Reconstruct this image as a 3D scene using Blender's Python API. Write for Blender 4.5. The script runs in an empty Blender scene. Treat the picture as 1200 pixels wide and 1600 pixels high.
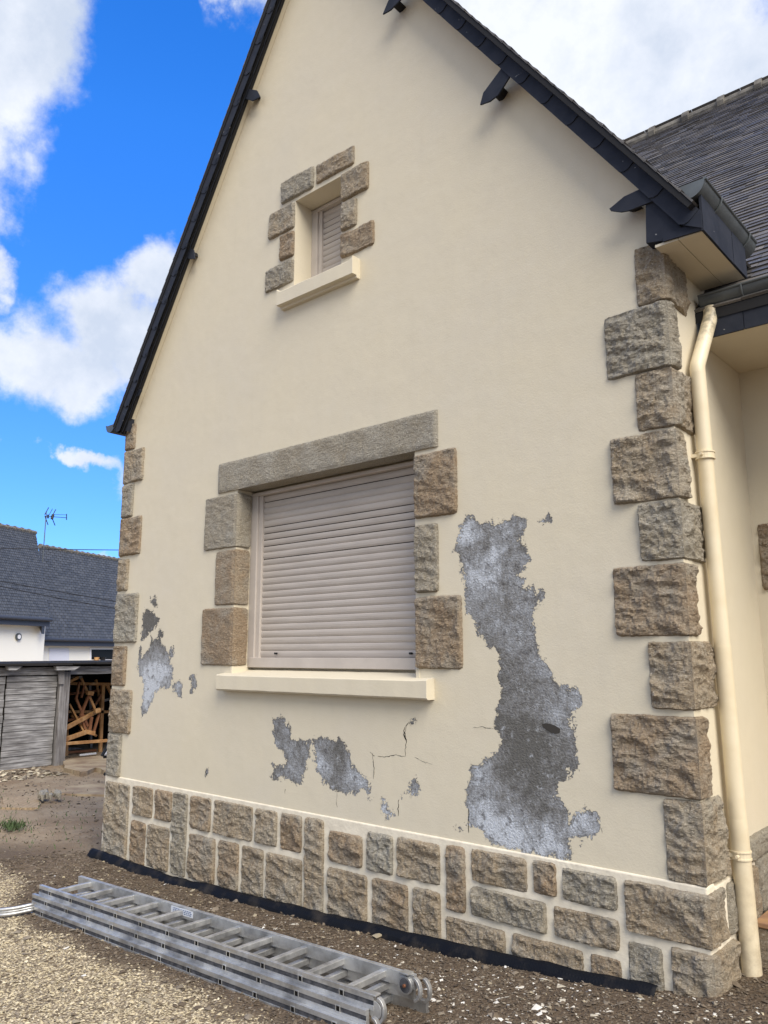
import bpy, math, random
import numpy as np
from mathutils import Vector, Matrix, noise
random.seed(7); rng = np.random.default_rng(7)
rad = math.radians
S = bpy.context.scene

# ------------------------------------------------------------------ camera
CAM = np.array([1.5477, -4.1818, 1.6]); FPX = 1229.5
_y, _p, _r = rad(41.229), rad(10.221), rad(-.071)
CF = np.array([-math.sin(_y)*math.cos(_p), math.cos(_y)*math.cos(_p), math.sin(_p)])
_r0 = np.array([math.cos(_y), math.sin(_y), 0.]); _u0 = np.cross(_r0, CF)
CR = _r0*math.cos(_r)+_u0*math.sin(_r); CU = -_r0*math.sin(_r)+_u0*math.cos(_r)
cam = bpy.data.cameras.new('camera'); camo = bpy.data.objects.new('camera', cam)
S.collection.objects.link(camo); S.camera = camo
M = Matrix((CR, CU, -CF)).transposed().to_4x4(); M.translation = Vector(CAM)
camo.matrix_world = M
cam.sensor_fit = 'VERTICAL'; cam.sensor_height = 24; cam.lens = FPX/1600*24
cam.clip_end = 3000; cam.clip_start = .05
S.render.resolution_x = 768; S.render.resolution_y = 1024

def rayd(px, py):
    d = CF*FPX+CR*(px-600)-CU*(py-800); return d/np.linalg.norm(d)
def at(px, py, ax, v):            # photo measurement -> point on the plane axis=v
    d = rayd(px, py); return CAM+d*((v-CAM[ax])/d[ax])
def F(px, py, y=0.):              # point on the gable wall (x, z)
    q = at(px, py, 1, y); return float(q[0]), float(q[2])

# ------------------------------------------------------------------ world
SUN_EL, SUN_AZ = 44, 114          # sun behind thin cloud, high over the viewer's right
w = bpy.data.worlds.new('World'); S.world = w; w.use_nodes = True
nt = w.node_tree; nt.nodes.clear()
def N(t, tree=None, **k):
    n = (tree or nt).nodes.new(t)
    for a, b in k.items(): setattr(n, a, b)
    return n
L = nt.links.new
sky = N('ShaderNodeTexSky', sky_type='NISHITA', sun_disc=False, sun_elevation=rad(SUN_EL), sun_rotation=rad(SUN_AZ))
sky.air_density = 1.0; sky.dust_density = .25; sky.ozone_density = 3.5
hs = N('ShaderNodeHueSaturation'); hs.inputs['Saturation'].default_value = 1.35; hs.inputs['Value'].default_value = 2.15; hs.inputs['Hue'].default_value = .514
L(sky.outputs[0], hs.inputs['Color'])
tc = N('ShaderNodeTexCoord')
sz = N('ShaderNodeSeparateXYZ'); L(tc.outputs['Generated'], sz.inputs[0])
zr_ = N('ShaderNodeValToRGB'); L(sz.outputs[2], zr_.inputs[0]); zr_.color_ramp.elements[0].position = .05; zr_.color_ramp.elements[0].color = (.20, .36, .58, 1); zr_.color_ramp.elements[1].position = .58
zm = N('ShaderNodeMix', data_type='RGBA', blend_type='MULTIPLY'); zm.inputs[0].default_value = 1; L(hs.outputs[0], zm.inputs[6]); L(zr_.outputs[0], zm.inputs[7])
blobs = [(-50,30,112),(-80,175,102),(-55,245,66),(35,550,78),(165,515,88),(110,580,62),(240,455,60),(-35,405,40),(-30,530,58),
         (850,70,260),(1040,110,200),(1080,-40,160),(700,-120,250),(900,230,170),(165,860,20),(392,-25,42),(1300,-80,110)]
# unseen cloud added behind the camera to whiten the ambient light
dirs = [(rayd(a, b), r/FPX*.92) for a, b, r in blobs]+[(np.array([.55,-.62,.56]), 1.02), (np.array([-.35,-.9,.25]), .62), (np.array([.95,.05,.3]), .55)]
wn1 = N('ShaderNodeTexNoise'); L(tc.outputs['Generated'], wn1.inputs['Vector']); wn1.inputs['Scale'].default_value = 7; wn1.inputs['Detail'].default_value = 7; wn1.inputs['Roughness'].default_value = .6
wsb = N('ShaderNodeVectorMath', operation='SUBTRACT'); L(wn1.outputs['Color'], wsb.inputs[0]); wsb.inputs[1].default_value = (.5, .5, .5)
wma = N('ShaderNodeVectorMath', operation='MULTIPLY_ADD'); L(wsb.outputs[0], wma.inputs[0]); wma.inputs[1].default_value = (.16, .16, .16); L(tc.outputs['Generated'], wma.inputs[2])
prev = None
for c, r in dirs:
    c = c/np.linalg.norm(c)
    d = N('ShaderNodeVectorMath', operation='DISTANCE'); L(wma.outputs[0], d.inputs[0]); d.inputs[1].default_value = tuple(c)
    m = N('ShaderNodeMath', operation='MULTIPLY'); L(d.outputs['Value'], m.inputs[0]); m.inputs[1].default_value = 1/r
    if prev is None: prev = m
    else:
        s = N('ShaderNodeMath', operation='SMOOTH_MIN'); L(prev.outputs[0], s.inputs[0]); L(m.outputs[0], s.inputs[1]); s.inputs[2].default_value = .25; prev = s
# one long thin streak of cloud: distance with its short axis stretched
_c = rayd(82, 716); _a = rayd(140, 738)-rayd(24, 700); _a -= _c*(_a@_c); _a /= np.linalg.norm(_a); _b = np.cross(_c, _a)
sv = N('ShaderNodeVectorMath', operation='SUBTRACT'); L(wma.outputs[0], sv.inputs[0]); sv.inputs[1].default_value = tuple(_c); cx = []
for ax_, rr_ in ((_a, 100/FPX), (_b, 17/FPX), (_c, 24/FPX)):
    dd_ = N('ShaderNodeVectorMath', operation='DOT_PRODUCT'); L(sv.outputs[0], dd_.inputs[0]); dd_.inputs[1].default_value = tuple(ax_/rr_); cx.append(dd_)
cc_ = N('ShaderNodeCombineXYZ'); [L(q.outputs['Value'], cc_.inputs[i]) for i, q in enumerate(cx)]
ln_ = N('ShaderNodeVectorMath', operation='LENGTH'); L(cc_.outputs[0], ln_.inputs[0])
s = N('ShaderNodeMath', operation='MINIMUM'); L(prev.outputs[0], s.inputs[0]); L(ln_.outputs['Value'], s.inputs[1]); prev = s
nz = N('ShaderNodeTexNoise'); L(tc.outputs['Generated'], nz.inputs['Vector']); nz.inputs['Scale'].default_value = 8; nz.inputs['Detail'].default_value = 11; nz.inputs['Roughness'].default_value = .63
na = N('ShaderNodeMath', operation='MULTIPLY_ADD'); L(nz.outputs[0], na.inputs[0]); na.inputs[1].default_value = -2.0; L(prev.outputs[0], na.inputs[2])
mr = N('ShaderNodeMapRange', interpolation_type='SMOOTHSTEP'); L(na.outputs[0], mr.inputs['Value'])
mr.inputs['From Min'].default_value = .30; mr.inputs['From Max'].default_value = -.42; mr.inputs['To Min'].default_value = 0; mr.inputs['To Max'].default_value = .95
nz2 = N('ShaderNodeTexNoise'); L(tc.outputs['Generated'], nz2.inputs['Vector']); nz2.inputs['Scale'].default_value = 7; nz2.inputs['Detail'].default_value = 9; nz2.inputs['Roughness'].default_value = .62
cr = N('ShaderNodeValToRGB'); L(nz2.outputs[0], cr.inputs[0])
cr.color_ramp.elements[0].position = .34; cr.color_ramp.elements[0].color = (4.3, 4.8, 5.6, 1)
cr.color_ramp.elements[1].position = .62; cr.color_ramp.elements[1].color = (6.4, 6.6, 6.95, 1)
mx = N('ShaderNodeMix', data_type='RGBA'); L(mr.outputs[0], mx.inputs[0]); L(zm.outputs[2], mx.inputs[6]); L(cr.outputs[0], mx.inputs[7])
bg = N('ShaderNodeBackground'); L(mx.outputs[2], bg.inputs['Color']); bg.inputs['Strength'].default_value = .1
wo = N('ShaderNodeOutputWorld'); L(bg.outputs[0], wo.inputs['Surface'])

sl = bpy.data.lights.new('sun', 'SUN'); so = bpy.data.objects.new('sun', sl); S.collection.objects.link(so)
sl.energy = 3.0; sl.angle = rad(42); sl.color = (1, .93, .82)
_d = Vector((math.sin(rad(SUN_AZ))*math.cos(rad(SUN_EL)), math.cos(rad(SUN_AZ))*math.cos(rad(SUN_EL)), math.sin(rad(SUN_EL))))
so.rotation_euler = _d.to_track_quat('Z', 'Y').to_euler()
S.view_settings.view_transform = 'Standard'; S.view_settings.look = 'None'
S.view_settings.exposure = .66; S.view_settings.gamma = 1

# ------------------------------------------------------------------ materials
def mat(name, col, rough=.8, metal=0, spec=.3):
    m = bpy.data.materials.new(name); m.use_nodes = True; t = m.node_tree
    b = t.nodes['Principled BSDF']; b.inputs['Base Color'].default_value = (*col, 1)
    b.inputs['Roughness'].default_value = rough; b.inputs['Metallic'].default_value = metal
    b.inputs['Specular IOR Level'].default_value = spec
    return m, t, b
def coord(t, kind='Object', scale=None):
    c = t.nodes.new('ShaderNodeTexCoord').outputs[kind]
    if scale:
        mp = t.nodes.new('ShaderNodeMapping'); mp.inputs['Scale'].default_value = scale; t.links.new(c, mp.inputs['Vector']); c = mp.outputs[0]
    return c
def nse(t, vec, sc, det=4, rough=.55):
    n = t.nodes.new('ShaderNodeTexNoise'); n.inputs['Scale'].default_value = sc; n.inputs['Detail'].default_value = det; n.inputs['Roughness'].default_value = rough
    t.links.new(vec, n.inputs['Vector']); return n.outputs['Fac']
def ramp(t, fac, stops):
    r = t.nodes.new('ShaderNodeValToRGB'); t.links.new(fac, r.inputs[0]); e = r.color_ramp.elements
    while len(e) < len(stops): e.new(.5)
    for k, (p, c) in enumerate(stops):
        e[k].position = p; e[k].color = (*c, 1) if len(c) == 3 else c
    return r.outputs[0]
def mixc(t, fac, a, b, mode='MIX'):
    m = t.nodes.new('ShaderNodeMix'); m.data_type = 'RGBA'; m.blend_type = mode
    for s, v in ((m.inputs[0], fac), (m.inputs[6], a), (m.inputs[7], b)):
        if isinstance(v, (int, float)): s.default_value = v
        elif isinstance(v, tuple): s.default_value = (*v, 1)
        else: t.links.new(v, s)
    return m.outputs[2]
def mth(t, op, a, b=None, c=None):
    m = t.nodes.new('ShaderNodeMath'); m.operation = op
    for k, v in enumerate((a, b, c)):
        if v is None: continue
        if isinstance(v, (int, float)): m.inputs[k].default_value = v
        else: t.links.new(v, m.inputs[k])
    return m.outputs[0]
def mrange(t, v, a, b, c=0, d=1):
    m = t.nodes.new('ShaderNodeMapRange'); t.links.new(v, m.inputs[0])
    for k, x in enumerate((a, b, c, d)): m.inputs[k+1].default_value = x
    return m.outputs[0]
def bump(t, b, h, strength=.3, dist=.01, prev=None):
    n = t.nodes.new('ShaderNodeBump'); n.inputs['Strength'].default_value = strength; n.inputs['Distance'].default_value = dist
    t.links.new(h, n.inputs['Height'])
    if prev is not None: t.links.new(prev, n.inputs['Normal'])
    t.links.new(n.outputs[0], b.inputs['Normal']); return n.outputs[0]
def attr(t, name):
    a = t.nodes.new('ShaderNodeAttribute'); a.attribute_name = name; return a.outputs['Fac']
def orand(t): return t.nodes.new('ShaderNodeObjectInfo').outputs['Random']

CREAM = (.655, .588, .448)
def cream_color(t):
    c = coord(t)
    a = nse(t, c, 1.1, 3); b = nse(t, c, 9, 5)
    col = mixc(t, mrange(t, a, .35, .65), CREAM, (.635, .575, .455))
    return c, mixc(t, mrange(t, b, .35, .75, 0, .35), col, (.60, .535, .40))
# painted wall with peeled areas
m_wall, t, b = mat('painted_render', CREAM, .75)
c, col = cream_color(t)
# faint drips and grime
stv = coord(t, 'Object', (7, 7, .6)); st = nse(t, stv, 1.6, 5)
col = mixc(t, mrange(t, st, .56, .8, 0, .16), col, (.53, .485, .385))
n1 = nse(t, c, 16, 6, .62); n2 = nse(t, c, 75, 4, .6); n3 = nse(t, c, 170, 3, .6)
sd = attr(t, 'peel')
sdn = mth(t, 'MULTIPLY_ADD', mth(t, 'SUBTRACT', n1, .5), .17, sd)
sdn = mth(t, 'MULTIPLY_ADD', mth(t, 'SUBTRACT', n2, .5), .075, sdn)
mask = mrange(t, sdn, .002, -.002)
# bare cement below the paint
pale = attr(t, 'pale'); n4 = nse(t, c, 6, 6, .65); nv = nse(t, coord(t, 'Object', (3, 3, 1)), 22, 5, .7)
n6 = nse(t, c, 19, 10, .8)
pv = mth(t, 'ADD', pale, mth(t, 'MULTIPLY', mth(t, 'SUBTRACT', n4, .5), 1.5))
pv = mth(t, 'ADD', pv, mth(t, 'MULTIPLY', mth(t, 'SUBTRACT', n6, .5), 1.7))
pv = mth(t, 'ADD', pv, mth(t, 'MULTIPLY', mth(t, 'SUBTRACT', nv, .5), .8))
cem = ramp(t, pv, [(.05, (.13, .125, .115)), (.28, (.205, .202, .198)), (.50, (.275, .28, .288)), (.68, (.355, .368, .39)), (.86, (.54, .57, .615))])
n5 = nse(t, c, 17, 9, .72)
cem = mixc(t, mrange(t, n5, .46, .38, 0, .75), cem, (.095, .09, .088))
cem = mixc(t, mrange(t, n5, .57, .66, 0, .75), cem, (.50, .52, .555))
cem = mixc(t, mrange(t, n3, .38, .30, 0, .5), cem, (.09, .085, .08))
cem = mixc(t, mrange(t, n3, .64, .72, 0, .5), cem, (.58, .60, .62))
edgeband = mrange(t, sdn, -.02, -.002, 0, 1)
cem = mixc(t, mth(t, 'MULTIPLY', edgeband, mrange(t, n2, .4, .6)), cem, (.10, .095, .09))
t.links.new(mixc(t, mask, col, cem), b.inputs['Base Color'])
t.links.new(mrange(t, mask, 0, 1, .72, .95), b.inputs['Roughness'])
h = mth(t, 'ADD', mth(t, 'MULTIPLY', nse(t, c, 85, 5, .7), .32), mth(t, 'MULTIPLY', nse(t, c, 4, 3), .9))
p1 = bump(t, b, h, .45, .012)
hm = mth(t, 'ADD', mth(t, 'MULTIPLY', mask, -1.), mth(t, 'MULTIPLY', mth(t, 'MULTIPLY', mask, n2), 1.2))
bump(t, b, hm, 1., .009, p1)

m_cream, t, b = mat('cream_paint', CREAM, .7)
c, col = cream_color(t); t.links.new(col, b.inputs['Base Color']); bump(t, b, nse(t, c, 45, 4), .25, .004)
m_mortar, t, b = mat('joint_paint', (.66, .6, .48), .8)
c = coord(t); t.links.new(mixc(t, mrange(t, nse(t, c, 14, 5), .4, .75), (.76, .69, .56), (.62, .56, .45)), b.inputs['Base Color']); bump(t, b, nse(t, c, 50, 4), .5, .006)

def stone_mat(name, base, brown, dark, light, fine=1.):
    m, t, b = mat(name, base, .9, spec=.2)
    c = coord(t); r = orand(t)
    off = t.nodes.new('ShaderNodeVectorMath'); off.operation = 'ADD'; t.links.new(c, off.inputs[0])
    cb = t.nodes.new('ShaderNodeCombineXYZ'); t.links.new(mth(t, 'MULTIPLY', r, 37.), cb.inputs[0]); t.links.new(cb.outputs[0], off.inputs[1]); v = off.outputs[0]
    col = mixc(t, mrange(t, r, 0, 1), base, brown)
    col = mixc(t, mrange(t, nse(t, v, 7, 5, .6), .38, .66), col, brown)
    col = mixc(t, mrange(t, nse(t, v, 3.2, 5, .65), .48, .66, 0, .75), col, (.36, .335, .285))
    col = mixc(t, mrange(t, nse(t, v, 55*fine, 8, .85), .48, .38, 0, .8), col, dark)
    col = mixc(t, mrange(t, nse(t, v, 80*fine, 8, .85), .53, .61, 0, .8), col, light)
    t.links.new(col, b.inputs['Base Color'])
    an_ = t.nodes.new('ShaderNodeMapping'); an_.inputs['Scale'].default_value = (1, 1, 1.9); an_.inputs['Rotation'].default_value = (.3, .6, .2); t.links.new(v, an_.inputs['Vector'])
    rd = lambda sc, det: mth(t, 'ABSOLUTE', mth(t, 'SUBTRACT', nse(t, an_.outputs[0], sc, det, .62), .5))
    h = mth(t, 'ADD', nse(t, an_.outputs[0], 30, 10, .78), mth(t, 'MULTIPLY', nse(t, v, 150, 4, .75), .5))
    h = mth(t, 'MULTIPLY_ADD', rd(9, 6), 1.6*fine, h); h = mth(t, 'MULTIPLY_ADD', rd(21, 5), 1.0, h)
    bump(t, b, h, .9, .022 if fine == 1. else .016)
    return m
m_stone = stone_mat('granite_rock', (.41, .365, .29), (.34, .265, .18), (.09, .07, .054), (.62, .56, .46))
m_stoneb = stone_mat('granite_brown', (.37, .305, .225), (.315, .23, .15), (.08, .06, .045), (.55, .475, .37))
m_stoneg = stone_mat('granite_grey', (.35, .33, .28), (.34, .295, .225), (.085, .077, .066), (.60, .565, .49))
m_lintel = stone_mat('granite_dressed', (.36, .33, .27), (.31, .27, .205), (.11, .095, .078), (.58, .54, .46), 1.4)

m_slate, t, b = mat('slate', (.05, .055, .07), .42, spec=.5)
c = coord(t); tone = attr(t, 'tone')
col = ramp(t, tone, [(0, (.058, .056, .056)), (.5, (.098, .091, .087)), (1, (.155, .142, .13))])
col = mixc(t, mrange(t, nse(t, c, 11, 5), .55, .8, 0, .6), col, (.15, .14, .135))
col = mixc(t, mrange(t, nse(t, c, 48, 2), .70, .74, 0, .9), col, (.42, .42, .42))
t.links.new(col, b.inputs['Base Color']); t.links.new(mrange(t, tone, 0, 1, .34, .6), b.inputs['Roughness']); bump(t, b, nse(t, c, 35, 4), .25, .004)
m_slated, t, b = mat('slate_cladding', (.03, .035, .048), .7, spec=.15)
c = coord(t); col = mixc(t, mrange(t, nse(t, c, 9, 5), .35, .7), (.022, .026, .038), (.034, .038, .052))
col = mixc(t, mrange(t, nse(t, c, 34, 2), .73, .76, 0, .8), col, (.33, .33, .33))
t.links.new(col, b.inputs['Base Color']); bump(t, b, nse(t, c, 28, 4), .2, .003)
m_slatef, t, b = mat('slate_far', (.05, .055, .07), .55, spec=.35)
tone = attr(t, 'tone'); t.links.new(ramp(t, tone, [(0, (.042, .047, .056)), (1, (.07, .075, .084))]), b.inputs['Base Color'])
m_under, t, b = mat('roof_underside', (.016, .016, .018), .8)
m_zinc, t, b = mat('weathered_zinc', (.17, .185, .19), .45, .55)
c = coord(t); t.links.new(mixc(t, nse(t, c, 9, 5), (.075, .083, .088), (.17, .185, .19)), b.inputs['Base Color']); t.links.new(mrange(t, nse(t, c, 14, 4), .3, .7, .35, .6), b.inputs['Roughness'])
m_ridge, t, b = mat('ridge_tile', (.13, .115, .10), .85)
c = coord(t); t.links.new(mixc(t, mrange(t, nse(t, c, 12, 6), .35, .65), (.085, .08, .075), (.20, .185, .16)), b.inputs['Base Color']); bump(t, b, nse(t, c, 25, 5), .4, .01)
m_pipe, t, b = mat('pipe_paint', (.70, .61, .44), .42, spec=.45)
c = coord(t); col = mixc(t, mrange(t, nse(t, c, 6, 6), .42, .75, 0, .5), (.71, .62, .45), (.58, .47, .29))
z = t.nodes.new('ShaderNodeSeparateXYZ'); t.links.new(c, z.inputs[0])
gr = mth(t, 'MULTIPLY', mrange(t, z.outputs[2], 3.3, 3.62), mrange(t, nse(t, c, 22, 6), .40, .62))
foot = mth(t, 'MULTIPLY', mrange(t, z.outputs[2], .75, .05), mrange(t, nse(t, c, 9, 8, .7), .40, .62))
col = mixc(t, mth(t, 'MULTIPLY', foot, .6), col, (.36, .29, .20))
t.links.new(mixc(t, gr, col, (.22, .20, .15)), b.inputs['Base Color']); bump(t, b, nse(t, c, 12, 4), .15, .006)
m_pvc, t, b = mat('taupe_pvc', (.47, .425, .395), .45, spec=.4)
c = coord(t); t.links.new(mixc(t, mrange(t, nse(t, c, 5, 5), .4, .7), (.49, .44, .395), (.44, .395, .355)), b.inputs['Base Color'])
m_shut, t, b = mat('shutter_slats', (.42, .385, .36), .5, spec=.35)
c = coord(t, 'Object', (.8, 1, 5)); t.links.new(mixc(t, mrange(t, nse(t, c, 4, 5), .4, .7), (.445, .40, .36), (.39, .35, .315)), b.inputs['Base Color'])
m_black, t, b = mat('black_plastic', (.012, .013, .015), .45)
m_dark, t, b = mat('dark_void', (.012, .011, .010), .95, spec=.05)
m_hole, t, b = mat('hole_mortar', (.055, .05, .045), .95, spec=.1)
m_memb, t, b = mat('dimpled_membrane', (.012, .014, .02), .6, spec=.12)
vo = t.nodes.new('ShaderNodeTexVoronoi'); vo.inputs['Scale'].default_value = 52; vo.inputs['Randomness'].default_value = 0; t.links.new(coord(t), vo.inputs['Vector'])
bump(t, b, mrange(t, vo.outputs['Distance'], .0, .45, 1, 0), .35, .006)
t.links.new(mixc(t, mrange(t, nse(t, coord(t), 7, 6), .5, .72, 0, .6), (.006, .007, .010), (.05, .042, .034)), b.inputs['Base Color'])
m_alu, t, b = mat('aluminium', (.52, .53, .54), .42, .85)
c = coord(t); c2 = coord(t, 'Object', (1.5, 30, 30))
col = mixc(t, mrange(t, nse(t, c, 7, 6, .65), .42, .68), (.62, .62, .61), (.33, .33, .33))
col = mixc(t, mrange(t, nse(t, c2, 4, 4), .58, .72, 0, .4), col, (.70, .71, .72))
t.links.new(col, b.inputs['Base Color']); t.links.new(mrange(t, nse(t, c, 12, 5), .3, .7, .33, .62), b.inputs['Roughness'])
m_groove, t, b = mat('ladder_groove', (.10, .105, .12), .55, .4)
c = coord(t); t.links.new(mixc(t, mrange(t, nse(t, c, 26, 6), .4, .65), (.05, .053, .062), (.13, .13, .14)), b.inputs['Base Color'])
m_paper, t, b = mat('label_paper', (.62, .65, .70), .6)
m_ink, t, b = mat('label_ink', (.12, .16, .28), .7)
m_copper, t, b = mat('rusty_bolt', (.25, .11, .06), .6, .5)
def wood(name, a, bb, c3, sc=(1, 1, 14), rough=.85):
    m, t, b = mat(name, a, rough)
    c = coord(t, 'Object', sc); n = nse(t, c, 2.2, 6, .6); col = ramp(t, n, [(.3, bb), (.5, a), (.68, c3)])
    col = mixc(t, mrange(t, nse(t, coord(t), 2.5, 4), .45, .7, 0, .5), col, bb)
    t.links.new(col, b.inputs['Base Color']); bump(t, b, n, .5, .01); return m
m_wgrey = wood('grey_boards', (.27, .262, .255), (.10, .093, .09), (.46, .45, .44), (1, 1.3, 16))
m_wpost = wood('grey_post', (.22, .205, .195), (.085, .077, .072), (.36, .345, .33), (12, 12, 1))
m_worange = wood('raw_timber', (.46, .25, .10), (.28, .13, .05), (.60, .37, .18), (3, 3, 3))
m_wred = wood('brown_timber', (.24, .10, .045), (.13, .055, .03), (.34, .17, .08), (3, 3, 3))
m_shroof, t, b = mat('tarred_sheet', (.03, .028, .027), .9, spec=.1)
m_white, t, b = mat('white_render', (.80, .78, .70), .8)
m_whitep, t, b = mat('white_paint', (.78, .78, .78), .5)
m_fdark, t, b = mat('far_fascia', (.045, .052, .07), .5)
m_glass, t, b = mat('dark_glass', (.012, .014, .016), .3, spec=.1)
m_cloth, t, b = mat('white_sack', (.72, .74, .80), .7)
m_cable, t, b = mat('cable', (.02, .022, .028), .6)
m_leaf, t, b = mat('grass_blades', (.055, .085, .028), .7)
m_flake, t, b = mat('paint_flakes', (.62, .59, .52), .7)
t.links.new(ramp(t, attr(t, 'tone'), [(0, (.40, .36, .28)), (.5, (.62, .58, .50)), (1, (.72, .71, .68))]), b.inputs['Base Color'])
m_peb, t, b = mat('gravel_chips', (.3, .25, .18), .9, spec=.2)
t.links.new(ramp(t, attr(t, 'tone'), [(0, (.07, .055, .042)), (.3, (.135, .105, .075)), (.55, (.21, .18, .145)), (.68, (.43, .365, .24)), (.85, (.53, .455, .315)), (1, (.62, .55, .41))]), b.inputs['Base Color'])
m_step, t, b = mat('step_tile', (.34, .20, .11), .7)
c = coord(t); t.links.new(mixc(t, mrange(t, nse(t, c, 10, 6), .35, .65), (.38, .23, .12), (.24, .14, .09)), b.inputs['Base Color']); bump(t, b, nse(t, c, 30, 4), .3, .005)
m_conc, t, b = mat('cracked_concrete', (.36, .29, .19), .9)
c = coord(t); t.links.new(mixc(t, mrange(t, nse(t, c, 3.5, 6), .35, .65), (.40, .32, .21), (.24, .17, .11)), b.inputs['Base Color']); bump(t, b, nse(t, c, 9, 6), .6, .04)

# ground: brown soil, tan gravel towards the viewer, pale dusty slab area by the shed
m_ground, t, b = mat('soil_and_gravel', (.16, .12, .08), .95, spec=.15)
c = coord(t); tan = attr(t, 'tan'); pal = attr(t, 'dust')
soil = mixc(t, mrange(t, nse(t, c, 2.2, 6, .65), .35, .65), (.105, .078, .054), (.165, .122, .083))
soil = mixc(t, mrange(t, nse(t, c, 30, 5, .7), .38, .62), soil, (.09, .066, .046))
vo = t.nodes.new('ShaderNodeTexVoronoi'); vo.inputs['Scale'].default_value = 62; t.links.new(c, vo.inputs['Vector'])
vs = t.nodes.new('ShaderNodeSeparateColor'); t.links.new(vo.outputs['Color'], vs.inputs[0])
sand = ramp(t, vs.outputs[0], [(0, (.27, .215, .14)), (.5, (.45, .37, .25)), (1, (.60, .51, .36))])
sand = mixc(t, mrange(t, vo.outputs['Distance'], .35, .62, 0, .8), sand, (.12, .09, .06))
dust = mixc(t, mrange(t, nse(t, c, 1.6, 7, .7), .38, .62), (.29, .21, .135), (.44, .35, .24))
col = mixc(t, tan, soil, sand); col = mixc(t, pal, col, dust)
t.links.new(col, b.inputs['Base Color'])
bump(t, b, mth(t, 'ADD', nse(t, c, 22, 6, .7), mth(t, 'MULTIPLY', vo.outputs['Distance'], -.5)), .8, .02)

# ------------------------------------------------------------------ helpers
SHARP = {'downpipe', 'gutter', 'lintel'}
class MB:
    def __init__(s): s.v = []; s.f = []; s.t = []; s.mi = []
    def add(s, vs, fs, tone=.5, mi=0):
        o = len(s.v); s.v += [tuple(map(float, v)) for v in vs]; s.f += [tuple(o+i for i in f) for f in fs]
        s.t += [tone]*len(vs); s.mi += [mi]*len(fs); return s
    def box(s, x0, x1, y0, y1, z0, z1, **k):
        vs = [(x, y, z) for x in (x0, x1) for y in (y0, y1) for z in (z0, z1)]
        return s.add(vs, [(0,1,3,2),(4,6,7,5),(0,4,5,1),(2,3,7,6),(0,2,6,4),(1,5,7,3)], **k)
    def bar(s, a, b_, w, h, up=(0,0,1), **k):
        a = Vector(a); b_ = Vector(b_); d = (b_-a).normalized(); u = Vector(up)
        if abs(d.dot(u)) > .95: u = Vector((1,0,0))
        r = d.cross(u).normalized(); u = r.cross(d)
        vs = [p+r*(w/2*i)+u*(h/2*j) for p in (a, b_) for i, j in ((-1,-1),(1,-1),(1,1),(-1,1))]
        return s.add(vs, [(0,3,2,1),(4,5,6,7),(0,1,5,4),(1,2,6,5),(2,3,7,6),(3,0,4,7)], **k)
    def tube(s, pts, r, n=14, cap=True, **k):
        pts = [Vector(p) for p in pts]; vs = []; rs = r if isinstance(r, (list, tuple)) else [r]*len(pts); ref = None
        for i, p in enumerate(pts):
            d = ((pts[min(i+1, len(pts)-1)]-p).normalized()+(p-pts[max(i-1, 0)]).normalized()).normalized()
            if ref is None: ref = Vector((0,0,1)) if abs(d.z) < .9 else Vector((1,0,0))
            a = (ref-d*ref.dot(d)).normalized(); ref = a; bb = d.cross(a)
            vs += [p+(a*math.cos(2*math.pi*j/n)+bb*math.sin(2*math.pi*j/n))*rs[i] for j in range(n)]
        fs = [(i*n+j, i*n+(j+1) % n, (i+1)*n+(j+1) % n, (i+1)*n+j) for i in range(len(pts)-1) for j in range(n)]
        if cap: fs += [tuple(range(n-1, -1, -1)), tuple((len(pts)-1)*n+j for j in range(n))]
        return s.add(vs, fs, **k)
    def prism(s, poly, vec, **k):
        n = len(poly); v = Vector(vec); P = [Vector(p) for p in poly]
        nrm = sum(((P[i]-P[0]).cross(P[(i+1) % n]-P[0]) for i in range(1, n-1)), Vector())
        if nrm.dot(v) > 0: P = P[::-1]
        return s.add(P+[p+v for p in P], [tuple(range(n)), tuple(range(2*n-1, n-1, -1))]+[(i, i+n, (i+1) % n+n, (i+1) % n) for i in range(n)], **k)
    def build(s, name, m, parent=None, smooth=False, bevel=0):
        me = bpy.data.meshes.new(name); me.from_pydata(s.v, [], s.f)
        for q in (m if isinstance(m, (list, tuple)) else [m]): me.materials.append(q)
        if any(s.mi): me.polygons.foreach_set('material_index', s.mi)
        a = me.attributes.new('tone', 'FLOAT', 'POINT'); a.data.foreach_set('value', s.t)
        if smooth: me.polygons.foreach_set('use_smooth', [True]*len(me.polygons))
        me.validate(); me.update()
        if smooth and name in SHARP: me.set_sharp_from_angle(angle=rad(38))
        o = bpy.data.objects.new(name, me); S.collection.objects.link(o)
        if parent: o.parent = parent
        if bevel:
            md = o.modifiers.new('bevel', 'BEVEL'); md.width = bevel; md.segments = 2; md.limit_method = 'ANGLE'; md.angle_limit = rad(40)
        return o
def tag(o, label=None, cat=None, group=None, kind=None):
    for k, v in (('label', label), ('category', cat), ('group', group), ('kind', kind)):
        if v: o[k] = v
    return o
def empty(name, loc=(0, 0, 0), rz=0):
    o = bpy.data.objects.new(name, None); S.collection.objects.link(o); o.location = loc; o.rotation_euler = (0, 0, rz); return o
def fr(p, sc, octs=5, H=.8): return noise.fractal(Vector(p)*sc, H, 2.1, octs)
def sst(a, b_, x):
    x = min(1, max(0, (x-a)/(b_-a))); return x*x*(3-2*x)

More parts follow.
